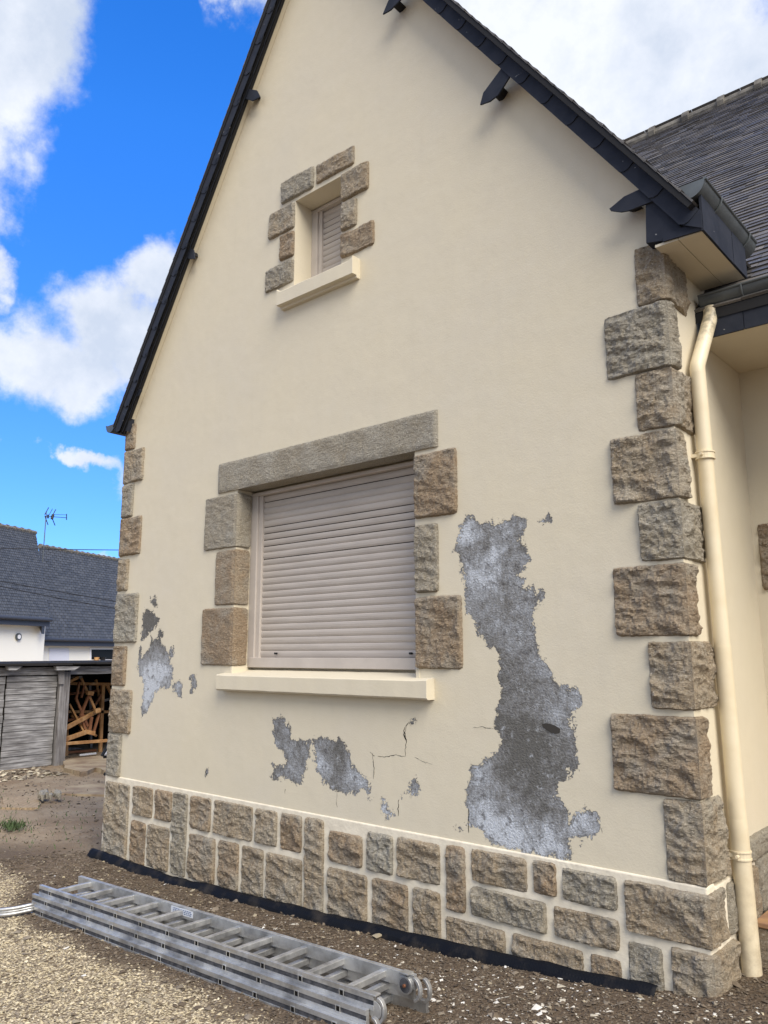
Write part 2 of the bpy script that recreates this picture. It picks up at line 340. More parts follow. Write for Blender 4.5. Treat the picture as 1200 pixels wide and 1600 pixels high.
seed = [0.]
def rock(name, m, parent, x0, x1, z0, z1, corner=None, side=0., d0=.012, bulge=.007, amp=.021, step=.0085, ybase=0., rough=1., skirt=.05):
    """rock faced stone on the wall plane y=ybase. corner='R': x1 is an arris and the stone returns
    along +y for `side` (faces +x); corner='L': x0 is the arris and the return faces -x."""
    gx_ = .002 if name == 'plinth_stone' else .006
    if corner is None: x0 -= gx_; x1 += gx_
    elif corner == 'R': x0 -= gx_
    z0 -= gx_*.8; z1 += gx_*.8
    seed[0] += 17.3; sd_ = seed[0]; W = x1-x0; Hh = z1-z0
    if corner == 'L': flip = True
    else: flip = False
    nf = max(4, int(W/step)); ns = max(3, int(side/step)) if corner else 0; nz_ = max(4, int(Hh/step))
    cols = [i/nf for i in range(nf+1)]+[1+(i+1)/ns for i in range(ns)]
    nc = len(cols); vs = []; r = 0
    cutc = [random.random() < .25 for _ in range(4)]
    for j in range(nz_+1):
        v = j/nz_; dz = min(v, 1-v)*Hh
        for u in cols:
            front = u <= 1
            dl = u*W if front else 9.               # distance to the outer (non-arris) edge
            if corner: do = dl if front else (2-u)*side; dc = (1-u)*W if front else (u-1)*side
            else: do = min(u, 1-u)*W; dc = 9.
            # outline wobble
            zz = z0+v*Hh; s_ = (u*W if front else W+(u-1)*side)
            P = Vector((s_+sd_, zz*1.0, sd_*.37))
            wob = .0045*noise.noise(P*14)+.0035*noise.noise(P*50)
            e = min(1, do/.007)*min(1, dz/.007)
            # rounded outline corners
            ko = max(0, 1-do/.03); kz = max(0, 1-dz/.03); rc = .006*ko*kz
            Pw = P+Vector((noise.noise(P*7), noise.noise(P*7+Vector((9, 4, 1))), 0))*.045
            fc = noise.voronoi(Vector((Pw.x*6.5, Pw.y*9.5, sd_)))[0]
            n_ = fr(P, 4.5, 3, .8)*.9+(fc[1]-fc[0])*.75-.25+abs(noise.noise(Vector((Pw.x*4+Pw.y*6, Pw.y*13, P.z))))*-1.1+.42*fr(P, 26, 4, .5)
            mc = sst(0, .035, dc)
            dome = math.sqrt(min(1, do/.018))*math.sqrt(min(1, dz/.018))
            hh = e*(d0+mc*(bulge*dome+amp*rough*(n_+.45)*(.45+.55*dome)))
            hh = max(hh, -.004 if e < .5 else .004)
            vo_ = zz+(wob+rc*0)*(1 if v < .5 else -1)*(1-sst(0, .05, dz))*1.0
            vo_ += rc*(1 if v < .5 else -1)
            sgn = 1
            if corner == 'R' or corner == 'L':
                xa = d0 if True else 0
                if front: X = u*(W+xa)+(abs(wob)*1.2+rc)*(1-sst(0, .05, do)); Y = -hh
                else: Y = -xa+(u-1)*(side+xa)-(abs(wob)*1.2+rc)*(1-sst(0, .05, do)); X = W+hh
                if u == 1: X = W+xa*e; Y = -xa*e
                X_ = x0+X if not flip else x1-X
                vs.append((X_, ybase+Y, vo_))
            else:
                X = u*W+(abs(wob)*1.2+rc)*(1-sst(0, .05, do))*(1 if u < .5 else -1)
                vs.append((x0+X, ybase-hh, vo_))
    fs = []
    for j in range(nz_):
        for i in range(nc-1):
            q = (j*nc+i, j*nc+i+1, (j+1)*nc+i+1, (j+1)*nc+i); fs.append(q[::-1] if flip else q)
    # skirt back into the wall
    ring = [i for i in range(nc)]+[(j+1)*nc-1 for j in range(1, nz_+1)]+[nz_*nc+i for i in range(nc-2, -1, -1)]+[j*nc for j in range(nz_-1, 0, -1)]
    o = len(vs); cx = (x0+x1)/2
    for i in ring:
        x, y, z_ = vs[i]
        u = cols[i % nc]
        if corner and u > 1: vs.append((x-(skirt if not flip else -skirt), y, z_))
        else: vs.append((x, y+skirt, z_))
    n = len(ring)
    for k in range(n):
        q = (ring[k], o+k, o+(k+1) % n, ring[(k+1) % n]); fs.append(q if not flip else q[::-1])
    mb = MB(); mb.add(vs, fs); o_ = mb.build(name, m, parent, smooth=True); o_.data.set_sharp_from_angle(angle=rad(13)); return o_

def slates(mb, org, ud, vd, length, height, expo=.11, wid=.2, th=.006, clip=None):
    org = Vector(org); ud = Vector(ud).normalized(); vd = Vector(vd).normalized(); n = ud.cross(vd).normalized()
    if n.z < 0: n = -n
    rows = int(height/expo)+1
    for r in range(rows):
        v0 = r*expo; u = -(wid*.5 if r % 2 else 0)-random.random()*.01; rt = random.random()*.2
        while u < length:
            ww = wid*(1+random.uniform(-.03, .03)); a = max(0, u); c_ = min(length, u+ww-.003); u += ww
            if c_-a < .02: continue
            j = random.uniform(-.003, .003); t1 = th*random.uniform(.8, 1.9)+.004; k = random.uniform(-.002, .002)
            p = [org+ud*a+vd*(v0+j), org+ud*c_+vd*(v0+j+k), org+ud*c_+vd*(v0+expo*1.25), org+ud*a+vd*(v0+expo*1.25)]
            if clip and not clip((p[0]+p[1])/2): continue
            vs = [p[0]+n*t1, p[1]+n*(t1+k), p[2]+n*.001, p[3]+n*.001, p[0]-n*.003, p[1]-n*.003]
            tn = min(1, max(0, random.gauss(.4, .22)+rt))
            mb.add(vs, [(0,1,2,3), (4,5,1,0), (4,0,3), (1,5,2)], tone=tn)
    return mb
def ngrid(mb, x0, x1, y0, y1, z0, z1): mb.box(x0, x1, y0, y1, z0, z1)

# ------------------------------------------------------------------ ground
def sst(a, b_, x):
    x = min(1, max(0, (x-a)/(b_-a))); return x*x*(3-2*x)
def gz(x, y):
    zw = float(np.interp(x, [-12, -5.7, -4.5, -2.7, -1.3, -.3, 0, .5], [-.24, -.265, -.275, -.215, -.15, -.06, -.03, 0]))
    zf = float(np.interp(x, [-12, -5, -2.7, -1, .5], [-.24, -.205, -.145, -.09, -.03]))
    return zw+(zf-zw)*sst(-.05, -1.1, y)
def tanmask(x, y):
    # tan gravel lies on the viewer's side of a line just behind the ladder's near edge
    yl = -1.47+.22*math.sin(x*1.1+1)*.2
    if x < -4.3: yl = -1.47+.55*min(1, (-4.3-x)/1.)
    a = sst(.10, -.10, y-yl+.12*noise.noise(Vector((x*2.5, y*2.5, 0))))
    a *= sst(.35, -.5, x+1.0-(y+1.6)*.8+.3*noise.noise(Vector((x*2, y*2, 3))))
    return a*sst(-11, -5.2, x)
def dustmask(x, y):
    n_ = noise.noise(Vector((x*.6, y*.6, 1.)))
    a = sst(-5.3, -7.2, x+n_*1.4)
    return a*(.75+.25*n_)
def sheet(xs, ys, name):
    vs = []; tn = []; du = []
    for y in ys:
        for x in xs:
            far = max(abs(x), abs(y)) > 18
            z = gz(x, y)
            if not far: z += .012*fr((x, y, 0), 1.6, 5, .7)+.006*fr((x, y, 4), 14, 3, .7)
            vs.append((x, y, z)); tn.append(0 if far else tanmask(x, y)); du.append(.8 if far else dustmask(x, y))
    nx = len(xs); fs = [(j*nx+i, j*nx+i+1, (j+1)*nx+i+1, (j+1)*nx+i) for j in range(len(ys)-1) for i in range(nx-1)]
    me = bpy.data.meshes.new(name); me.from_pydata(vs, [], fs); me.materials.append(m_ground)
    for k, v in (('tan', tn), ('dust', du)):
        me.attributes.new(k, 'FLOAT', 'POINT').data.foreach_set('value', v)
    me.polygons.foreach_set('use_smooth', [True]*len(fs)); me.update()
    o = bpy.data.objects.new(name, me); S.collection.objects.link(o); return o
def rngs(*seg):
    o = []
    for a, b_, st_ in seg: o += list(np.arange(a, b_, st_))
    return o
gx = rngs((-900, -60, 120), (-60, -16, 6), (-16, -5, .16), (-5, 1.2, .045), (1.2, 3, .15), (3, 20, 2), (20, 901, 110))
gy = rngs((-900, -20, 110), (-20, -4, 2), (-4, -2.6, .15), (-2.6, .1, .045), (.1, 6, .16), (6, 20, 2), (20, 901, 110))
tag(sheet(gx, gy, 'ground'), 'brown soil and pale gravel yard around the cream house', kind='structure')

# loose chips
def chips(name, n, area, size, tone, m, flat=.55, keep=None):
    V_ = []; T_ = []; Fc = []; k = 0
    base = np.array([(1,0,0),(-.6,.8,0),(-.6,-.8,.1),(0,.1,.75),(.1,0,-.5),(.5,-.9,.2)])
    tri = [(0,1,3),(1,2,3),(2,5,3),(5,0,3),(1,0,4),(2,1,4),(5,2,4),(0,5,4)]
    while k < n:
        x, y = random.uniform(*area[0]), random.uniform(*area[1])
        if keep and not keep(x, y): continue
        s = size*random.lognormvariate(0, .35); a = random.uniform(0, 6.28); ca, sa = math.cos(a), math.sin(a)
        P = base*np.array([1, random.uniform(.5, .9), flat])*(1+rng.uniform(-.25, .25, (6, 3)))
        tl = random.uniform(-.4, .4); P[:, 2] += P[:, 0]*tl
        P = np.stack([P[:, 0]*ca-P[:, 1]*sa, P[:, 0]*sa+P[:, 1]*ca, P[:, 2]], 1)*s
        z = gz(x, y)+.012*fr((x, y, 0), 1.6, 5, .7)+.006*fr((x, y, 4), 14, 3, .7)
        P += np.array([x, y, z+s*flat*.35]); o = len(V_)
        V_ += P.tolist(); T_ += [tone(x, y)]*6; Fc += [tuple(o+i for i in f) for f in tri]; k += 1
    mb = MB(); mb.v = V_; mb.f = Fc; mb.t = T_; mb.mi = [0]*len(Fc)
    return mb.build(name, m)
def tone_g(x, y):
    if random.random() < tanmask(x, y): return min(1, max(.35, random.gauss(.72, .13)))
    return min(.75, max(0, random.gauss(.20, .17)))
def tone_g2(x, y): return min(.6, max(0, random.gauss(.38, .18)))
def inview(x, y):
    v = np.array([x, y, gz(x, y)])-CAM; z = v@CF
    if z < .5: return False
    px, py = 600+FPX*(v@CR)/z, 800-FPX*(v@CU)/z
    return -60 < px < 1260 and py < 1690
def k_near(x, y): return (y < -.04 or x > .03) and inview(x, y)
tag(chips('gravel', 52000, ((-6., .7), (-2.6, .5)), .0072, tone_g, m_peb, keep=k_near), 'loose gravel chips over soil and tan gravel along the wall', kind='stuff')
tag(chips('gravel', 1100, ((-5.2, .7), (-2.5, .4)), .016, tone_g2, m_peb, keep=k_near), 'larger loose stones mixed in the soil strip', kind='stuff')
def k_fl(x, y):
    if not k_near(x, y): return False
    d = min(1, math.exp(-((y+.55)/.55)**2)); q = .25+.75*sst(-2.6, -.6, x)
    if y < -1.45 and x < -1.2: return random.random() < .04
    if x < -4.3: d *= .5
    return random.random() < d*q
tag(chips('paint_flakes', 950, ((-5.6, .5), (-2.2, .2)), .0095, lambda x, y: random.random(), m_flake, flat=.16, keep=k_fl), 'white flakes of fallen wall paint scattered along the foot of the wall', kind='stuff')
tag(chips('paint_flakes', 110, ((-3.6, .4), (-1.6, 0.)), .02, lambda x, y: random.random(), m_flake, flat=.12, keep=k_fl), 'larger curled flakes of fallen paint on the dark soil', kind='stuff')
tag(chips('gravel', 2600, ((-12, -5), (-1.5, 4.5)), .015, lambda x, y: max(0, min(.7, random.gauss(.35, .15))), m_peb, keep=lambda x, y: inview(x, y)), 'small stones scattered on the brown dirt yard', kind='stuff')
tag(chips('rubble', 420, ((-11.6, -10.6), (-.2, 2.2)), .035, lambda x, y: random.choice([.2, .35, .6, .9]), m_peb, flat=.4, keep=lambda x, y: inview(x, y)), 'line of wood chips and rubble at the foot of the board wall', kind='stuff')

# ------------------------------------------------------------------ house
XL, XR = -5.67, 0.
RS, RI = -1.423, 4.14            # right verge lower edge: z = RI+RS*x
LS, LI = 1.59, 12.73; LY = .04     # left verge stands LY nearer the wall            # left verge lower edge
house = empty('house', (-2.8, 2., 0))
house.location = (0, 0, 0)
tag(house, 'cream rendered gable house with granite corner stones, slate verge and peeling paint', 'house')

def poly8(lst, ox, oy, s): return [(ox+a/s, oy+b_/s) for a, b_ in lst]
P_big = poly8([(262,100),(290,97),(330,130),(360,150),(430,140),(470,150),(520,125),(600,112),(655,135),(640,190),(612,235),(640,290),(675,340),(660,400),(640,440),(595,480),(640,510),(620,540),(690,550),(720,590),(755,570),(745,640),(700,690),(690,760),(700,830),(725,900),(725,960),(760,1020),(800,1070),(850,1150),(930,1180),(980,1200),(1003,1270),(960,1330),(930,1360),(925,1400),(960,1450)], 660, 780, 4)
P_big += poly8([(930,250),(938,330),(940,405),(890,430),(860,480),(855,520),(890,570),(910,620),(945,580),(1000,575),(1035,600),(1025,660),(990,700),(930,700),(900,690),(915,780),(860,775),(760,755),(680,745),(640,730),(600,715),(560,690),(530,660),(500,640),(488,600),(466,540),(490,470),(500,400),(560,370),(610,320),(625,300),(620,270),(598,230)], 550, 1050, 2.667)
P_big += poly8([(450,1380),(470,1300),(495,1240),(480,1130),(485,1010),(470,950),(430,935),(378,870),(350,830),(325,760),(270,690),(270,570),(250,460),(235,370),(198,310),(230,260),(240,170)], 660, 780, 4)
def pc(l): return poly8(l, 200, 900, 3)
P_l = pc([(75,160),(100,160),(145,200),(135,240),(110,255),(95,270),(75,305),(60,300),(68,240),(65,200)])
P_l2 = pc([(110,290),(150,300),(165,330),(190,370),(205,430),(208,490),(195,530),(150,525),(128,545),(110,600),(85,640),(65,665),(62,620),(70,560),(75,500),(50,460),(45,420),(52,340),(62,330),(66,380),(95,345)])
P_l3 = pc([(145,235),(162,250),(160,300),(142,290)]); P_l4 = pc([(190,340),(212,335),(215,375),(200,385)]); P_l5 = pc([(210,500),(245,490),(258,520),(250,570),(230,555),(212,545)])
P_l6 = pc([(290,480),(320,462),(325,510),(300,545),(282,545),(300,520)]); P_l7 = pc([(105,105),(135,98),(136,145),(120,150)])
P_m1 = pc([(680,680),(725,655),(740,700),(762,705),(765,760),(845,780),(855,820),(835,860),(835,910),(820,955),(790,980),(770,960),(735,940),(690,960),(672,945),(680,880),(735,895),(740,840),(700,800),(682,750)])
P_m2 = pc([(870,760),(915,755),(960,775),(995,760),(1020,790),(1040,830),(1050,890),(1090,920),(1120,960),(1140,1010),(1125,1055),(1100,1000),(1070,1020),(1000,1015),(930,980),(890,920),(872,860)])
def pd(l): return poly8(l, 550, 1050, 2.667)
P_s1 = pd([(120,530),(135,535),(150,575),(175,590),(165,610),(122,600)]); P_s2 = pd([(245,450),(270,440),(285,470),(270,515),(245,515)])
P_s3 = pd([(240,200),(262,196),(258,215),(242,216)]); P_s4 = poly8([(735,120),(775,110),(800,105),(790,140),(745,150)], 660, 780, 4)
P_s5 = pd([(205,512),(220,512),(218,527),(206,527)]); P_s6 = pd([(440,640),(485,640),(480,655),(440,655)])
P_s7 = pc([(360,908),(374,908),(374,932),(366,936)])
polys = [[F(*q) for q in P] for P in (P_big, P_l, P_l2, P_l3, P_l4, P_l5, P_l6, P_l7, P_m1, P_m2, P_s1, P_s2, P_s3, P_s4, P_s5, P_s6, P_s7)]
def sdist(P, poly):
    A = np.array(poly); B = np.roll(A, -1, 0); best = np.full(len(P), 9.); ins = np.zeros(len(P), bool)
    for a, b_ in zip(A, B):
        ab = b_-a; tt = np.clip(((P-a)@ab)/max(ab@ab, 1e-9), 0, 1); q = a+tt[:, None]*ab
        best = np.minimum(best, np.hypot(*(P-q).T))
        c_ = (a[1] > P[:, 1]) != (b_[1] > P[:, 1])
        with np.errstate(divide='ignore', invalid='ignore'):
            ins ^= c_ & (P[:, 0] < (b_[0]-a[0])*(P[:, 1]-a[1])/(b_[1]-a[1])+a[0])
    return np.where(ins, -best, best)

# openings (x0,x1,z0,z1,depth)
W1 = (-3.80, -1.83, 1.40, 3.01, .18); W2 = (-3.13, -2.57, 4.60, 5.46, .22)
def lines(a, b_, st_, extra):
    l = list(np.arange(a, b_, st_))+[b_]
    l = [q for q in l if all(abs(q-e) > st_*.5 for e in extra)]+list(extra); return sorted(l)
xs = lines(XL, XR, .022, [W1[0], W1[1], W2[0], W2[1]]); zs = lines(-.3, 8.1, .022, [W1[2], W1[3], W2[2], W2[3]])
def rake(x): return min(RI+RS*x, LI+LS*x)+.10
nx = len(xs); V_ = []; Fc = []
for z_ in zs:
    for x in xs: V_.append((x, 0., min(z_, rake(x))))
def inop(x, z_): return any(o[0] < x < o[1] and o[2] < z_ < o[3] for o in (W1, W2))
for j in range(len(zs)-1):
    for i in range(nx-1):
        xm, zm = (xs[i]+xs[i+1])/2, (zs[j]+zs[j+1])/2
        if zs[j] >= min(rake(xs[i]), rake(xs[i+1])) or inop(xm, zm): continue
        Fc.append((j*nx+i, j*nx+i+1, (j+1)*nx+i+1, (j+1)*nx+i))
PV = np.array(V_)[:, [0, 2]]; nfront = len(V_)
sdv = np.full(nfront, 9.)
for p in polys: sdv = np.minimum(sdv, sdist(PV, p))
# where the exposed cement is pale or dark: (px, py, radius px, amount)
pl = [(730,835,20,.5),(775,880,28,.35),(738,905,18,.45),(722,950,14,.4),(845,1020,12,.3),(905,1100,14,.4),(790,920,30,.1),(830,960,30,.1),(815,1030,35,-.1),(780,1060,30,-.25),(850,1060,35,.15),(875,1120,30,.15),
      (800,1130,50,-.35),(830,1180,50,-.35),(820,1240,55,-.2),(755,1215,22,.35),(740,1250,22,.2),(755,1290,32,.5),(800,1305,30,.75),(850,1310,26,.5),(890,1240,18,.2),(920,1285,28,.6),(880,1330,22,.4),(780,1180,20,.1),
      (240,1040,22,.5),(228,1080,18,.6),(260,1050,18,.3),(235,965,30,-.5),(245,1000,18,-.4),(222,1115,12,-.2),
      (440,1150,28,-.1),(460,1170,20,.05),(500,1195,15,.6),(530,1180,25,-.3),(560,1215,22,.4),(600,1262,15,.6),(645,1240,14,.3)]
pal_ = np.full(nfront, .40)
for a, b_, r_, am in pl:
    q = np.array(F(a, b_)); rr = abs(F(a+r_, b_)[0]-q[0]); pal_ += .8*am*np.exp(-((PV-q)**2).sum(1)/rr**2)
# reveals and the other walls (plain)
def quad(a, b_, c_, d_): o = len(V_); V_.extend([a, b_, c_, d_]); Fc.append((o, o+1, o+2, o+3))
for x0, x1, z0, z1, dp in (W1, W2):
    dp += .03; quad((x0,0,z0),(x0,dp,z0),(x0,dp,z1),(x0,0,z1)); quad((x1,0,z0),(x1,0,z1),(x1,dp,z1),(x1,dp,z0))
    quad((x0,0,z1),(x0,dp,z1),(x1,dp,z1),(x1,0,z1)); quad((x0,0,z0),(x1,0,z0),(x1,dp,z0),(x0,dp,z0))
    quad((x0,dp,z0),(x1,dp,z0),(x1,dp,z1),(x0,dp,z1))
quad((0,0,-.3),(0,1.25,-.3),(0,1.25,4.3),(0,0,4.3)); quad((XL,0,-.4),(XL,0,3.7),(XL,5,3.7),(XL,5,-.4))
quad((0,1.25,-.3),(7,1.25,-.3),(7,1.25,3.6),(0,1.25,3.6)); quad((7,1.25,-.3),(7,9,-.3),(7,9,3.6),(7,1.25,3.6)); quad((XL,5,-.4),(XL,9,-.4),(XL,9,3.7),(XL,5,3.7)); quad((7,9,-.4),(XL,9,-.4),(XL,9,3.7),(7,9,3.7))
me = bpy.data.meshes.new('wall'); me.from_pydata(V_, [], Fc); me.materials.append(m_wall)
n_ex = len(V_)-nfront
me.attributes.new('peel', 'FLOAT', 'POINT').data.foreach_set('value', list(sdv)+[9.]*n_ex)
me.attributes.new('pale', 'FLOAT', 'POINT').data.foreach_set('value', list(pal_)+[.4]*n_ex); me.update()
wall = bpy.data.objects.new('wall', me); S.collection.objects.link(wall); wall.parent = house
wall['label'] = 'cream painted render, peeling down to bare grey cement in several patches'

# cracks: thin ribbons with ragged width
def crack(pts, w0):
    P = [F(*q) for q in pts]; L_ = []
    for (a, b_), (c_, d_) in zip(P, P[1:]):
        n_ = max(2, int(math.hypot(c_-a, d_-b_)/.012))
        for k in range(n_): L_.append((a+(c_-a)*k/n_+random.uniform(-.004, .004), b_+(d_-b_)*k/n_+random.uniform(-.004, .004)))
    L_.append(P[-1]); n_ = len(L_); mb = MB(); vs = []
    for k, (x, z_) in enumerate(L_):
        a, b_ = L_[max(0, k-1)], L_[min(n_-1, k+1)]; dx, dz = b_[0]-a[0], b_[1]-a[1]; l = math.hypot(dx, dz) or 1
        ww = w0*random.uniform(.25, 1)*math.sin(math.pi*(k+.5)/(n_+.5))**.5; vs += [(x-dz/l*ww, -.0012, z_+dx/l*ww), (x+dz/l*ww, -.0012, z_-dx/l*ww)]
    mb.add(vs, [(2*k, 2*k+1, 2*k+3, 2*k+2) for k in range(n_-1)]); mb.build('crack', m_dark, wall)
crack(pd([(240,205),(225,225),(222,250),(227,290),(222,330),(222,352)]), .0035)
crack(pd([(218,230),(216,262),(226,285)]), .008)
crack(pd([(222,352),(190,345),(150,352),(108,352)]), .003); crack(pd([(85,340),(92,400),(90,445)]), .0035); crack(pd([(75,335),(95,350)]), .003)
crack(pd([(262,355),(300,375),(335,385)]), .002); crack(pd([(196,530),(192,570),(193,600)]), .004); crack(pd([(508,232),(540,228),(590,236)]), .0022)
crack(pd([(487,570),(486,620),(487,670)]), .004); crack(pc([(980,1015),(978,1060),(982,1083)]), .002); crack(pc([(367,905),(364,920),(370,935)]), .005)
crack(pc([(737,1000),(736,1020)]), .003)
hp = MB(); hole = [F(*q) for q in poly8([(748,1405),(775,1400),(800,1405),(830,1415),(862,1435),(858,1462),(830,1466),(805,1460),(775,1440),(752,1425)], 660, 780, 4)]
hp.prism([(x, -.0015, z_) for x, z_ in hole], (0, .02, 0)); o = hp.build('wall_hole', m_hole, wall)

# corner stones
def zc(py): 
    # height on the right arris x=0,y=0 for a photo row
    lo, hi = -.3, 5.
    for _ in range(40):
        m_ = (lo+hi)/2; v = np.array([0, 0, m_])-CAM; yy = 800-FPX*(v@CU)/(v@CF)
        if yy > py: lo = m_
        else: hi = m_
    return lo
rq = [(994,430,378,468,.32),(947,540,470,571,.12),(995,625,574,664,.30),(957,735,670,776,.13),(1000,830,781,872,.32),(961,940,880,992,.15),(1016,1055,1003,1109,.31),(958,1175,1122,1249,.14),(1041,1315,1254,1385,.30)]
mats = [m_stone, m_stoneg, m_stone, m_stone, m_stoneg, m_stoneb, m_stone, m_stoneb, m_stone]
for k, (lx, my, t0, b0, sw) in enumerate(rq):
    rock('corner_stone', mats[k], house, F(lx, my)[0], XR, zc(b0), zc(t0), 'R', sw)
lq = [(656,706,213),(709,757,225),(760,809,209),(811,868,221),(874,922,201.5),(928,1003,216),(1009,1070,198),(1077,1144,206),(1147,1214,190)]
for k, (t0, b0, rx) in enumerate(lq):
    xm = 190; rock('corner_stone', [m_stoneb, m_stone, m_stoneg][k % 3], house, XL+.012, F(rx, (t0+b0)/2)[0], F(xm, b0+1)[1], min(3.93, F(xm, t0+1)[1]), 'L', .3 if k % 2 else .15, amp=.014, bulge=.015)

# plinth
pm = MB(); pm.box(XL-.012, .008, -.009, .1, -.45, zc(1389)+.008); pm.box(-.1, .010, .1, 1.25, -.3, zc(1389)-.008)
plinth = pm.build('plinth', m_mortar, house, bevel=.008)
c6 = lambda q: (150+q[0]/2.667, 1150+q[1]/2.667); c4 = lambda q: (350+q[0]/2.667, 1300+q[1]/2.667); c5 = lambda q: (750+q[0]/2.667, 1300+q[1]/2.667); c7 = lambda q: (550+q[0]/2.667, 1050+q[1]/2.667)
pst = [(c6, (44,186),(143,203),(48,470)), (c6, (158,205),(240,220),(155,325)), (c6, (250,220),(320,235),(248,345)), (c6, (150,350),(210,362),(145,500)), (c6, (218,365),(308,385),(214,510)),
 (c6, (325,232),(385,243),(316,540)), (c6, (398,248),(482,262),(394,383)), (c6, (495,265),(655,295),(492,405)), (c6, (668,300),(757,315),(664,442)), (c6, (772,318),(860,335),(768,468)),
 (c6, (390,405),(500,428),(380,555)), (c6, (515,432),(598,450),(511,590)), (c6, (610,455),(700,475),(606,615)), (c6, (712,485),(860,515),(708,640)),
 (c6, (875,337),(952,350),(872,690)), (c4, (438,-8),(578,18),(438,120)), (c4, (597,-2),(705,15),(594,155)), (c4, (722,20),(900,52),(720,182)),
 (c4, (435,145),(598,182),(434,320)), (c4, (618,190),(768,222),(617,362)), (c4, (788,228),(903,252),(786,405)), (c4, (925,52),(1005,66),(924,322)),
 (c7, (497,735),(728,778),(497,868)), (c7, (753,782),(850,798),(755,918)), (c7, (875,808),(1103,862),(877,948)),
 (c7, (497,892),(810,960),(497,1012)), (c7, (840,972),(1113,1035),(843,1098)),
 (c7, (392,1015),(640,1080),(392,1150)), (c5, (135,425),(430,490),(135,520)), (c5, (460,505),(588,535),(460,590)),
 (c5, (617,455),(760,485),(622,612))]
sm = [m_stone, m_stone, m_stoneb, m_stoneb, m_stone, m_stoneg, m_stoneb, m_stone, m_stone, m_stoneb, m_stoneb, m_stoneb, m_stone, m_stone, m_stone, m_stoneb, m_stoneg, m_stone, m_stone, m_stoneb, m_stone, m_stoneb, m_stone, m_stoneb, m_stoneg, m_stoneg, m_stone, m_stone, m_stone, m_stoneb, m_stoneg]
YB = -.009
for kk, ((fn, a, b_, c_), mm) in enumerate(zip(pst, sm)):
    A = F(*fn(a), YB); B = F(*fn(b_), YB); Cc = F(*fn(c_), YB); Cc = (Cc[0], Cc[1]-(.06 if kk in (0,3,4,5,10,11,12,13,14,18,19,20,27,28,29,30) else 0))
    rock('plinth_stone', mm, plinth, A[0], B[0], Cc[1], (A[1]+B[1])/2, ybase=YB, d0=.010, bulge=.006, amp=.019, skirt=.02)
rock('plinth_stone', m_stone, plinth, F(*c5((605,300)), YB)[0], 0.01, zc(1483), zc(1398), 'R', .22, ybase=YB)
rock('plinth_stone', m_stone, plinth, F(*c5((800,570)), YB)[0], 0.01, -.12, zc(1492), 'R', .33, ybase=YB)
def side_stone(mm, y0, y1, z0, z1):       # flat stone in the side wall's plinth
    o = rock('plinth_stone', mm, plinth, y0, y1, z0, z1, amp=.012, bulge=.01, skirt=.02)
    for v in o.data.vertices: x, y, z_ = v.co; v.co = (.014-y, x, z_)
side_stone(m_stoneg, .25, .42, zc(1483), zc(1398)); side_stone(m_stone, .36, .80, -.1, zc(1492)); side_stone(m_stone, .44, .72, zc(1483), zc(1394))
side_stone(m_stoneg, .74, 1.2, zc(1483), zc(1388)); side_stone(m_stoneg, .6, 1.2, zc(1386), zc(1386)+.12); side_stone(m_stone, .84, 1.2, -.1, zc(1492))

# membrane
mb = MB(); n_ = 230; vs = []
for k in range(n_+1):
    x = XL-.05+(-.25-XL+.05)*k/n_; tp = np.interp(x, [-5.7,-5.5,-4.5,-2.7,-1.3,-.25], [-.175,-.21,-.235,-.165,-.10,-.035]) 
    tp += .008*noise.noise(Vector((x*4, 0, 0)))+.006*noise.noise(Vector((x*11, 3, 0))); g = gz(x, -.1)-.05; tp -= .035*max(0, 1-k/9.)+.0*k
    w0 = .035+.035*noise.noise(Vector((x*2.2, 5, 0)))+.012*noise.noise(Vector((x*13, 5, 0))); w1 = .05+.05*noise.noise(Vector((x*5, 9, 0)))
    vs += [(x, -.05-w0*.4, tp), (x, -.058-w0*.4, tp+.006), (x, -.068-w0*.7, tp-.004), (x, -.085-w0*.8-w1*.3, tp*.5+g*.5), (x, -.10-w1*.5, g)]
mb.add(vs, [(5*k+j, 5*k+5+j, 5*k+6+j, 5*k+1+j) for k in range(n_) for j in range(4)])
mm_ = mb.build('dimpled_membrane', m_memb, house, smooth=True); so_ = mm_.modifiers.new('s', 'SOLIDIFY'); so_.thickness = .003
mm_['label'] = 'black dimpled plastic membrane sticking out of the ground along the wall foot'

# windows
def window(x0, x1, z0, z1, dp, nsl, fw, name):
    y = dp; mb = MB()
    mb.box(x0, x0+fw, y-.03, y+.03, z0, z1); mb.box(x0+fw+.001, x0+fw*1.55, y-.012, y+.03, z0, z1)
    mb.box(x1-fw*.5, x1, y-.03, y+.03, z0, z1)
    zb = z0+fw*.95; mb.box(x0+fw*.5, x1, y-.042, y+.03, z0, zb); mb.box(x0, x1, y-.034, y+.03, z1-.03, z1)
    wn = mb.build('window', m_pvc, house, bevel=.004)
    sh = MB(); hs_ = (z1-.03-zb)/nsl; prof = [(0,.003),(.06,.0),(.3,-.005),(.6,-.0065),(.85,-.004),(.94,0),(.97,.003),(1,.003)]
    for k in range(nsl):
        vs = []; gap = .0035 if random.random() < .45 and k > nsl*.45 else .0
        for t_, dy in prof:
            z_ = zb+(k+t_)*hs_-gap*(t_ > .9); vs += [(x0+fw*1.5, y+.012+dy, z_), (x1-fw*.3, y+.012+dy, z_)]
        sh.add(vs, [(2*j, 2*j+1, 2*j+3, 2*j+2) for j in range(len(prof)-1)])
        if gap: sh.box(x0+fw*1.5, x1-fw*.3, y+.0145, y+.016, zb+(k+.97)*hs_-gap, zb+(k+1)*hs_, mi=1)
    sh.build('shutter', [m_shut, m_dark], wn); return wn
zf = 1.49
win = window(W1[0], W1[1], zf, 2.985, .185, 25, .085, 'window'); win['label'] = 'large ground floor window with its taupe roller shutter closed'
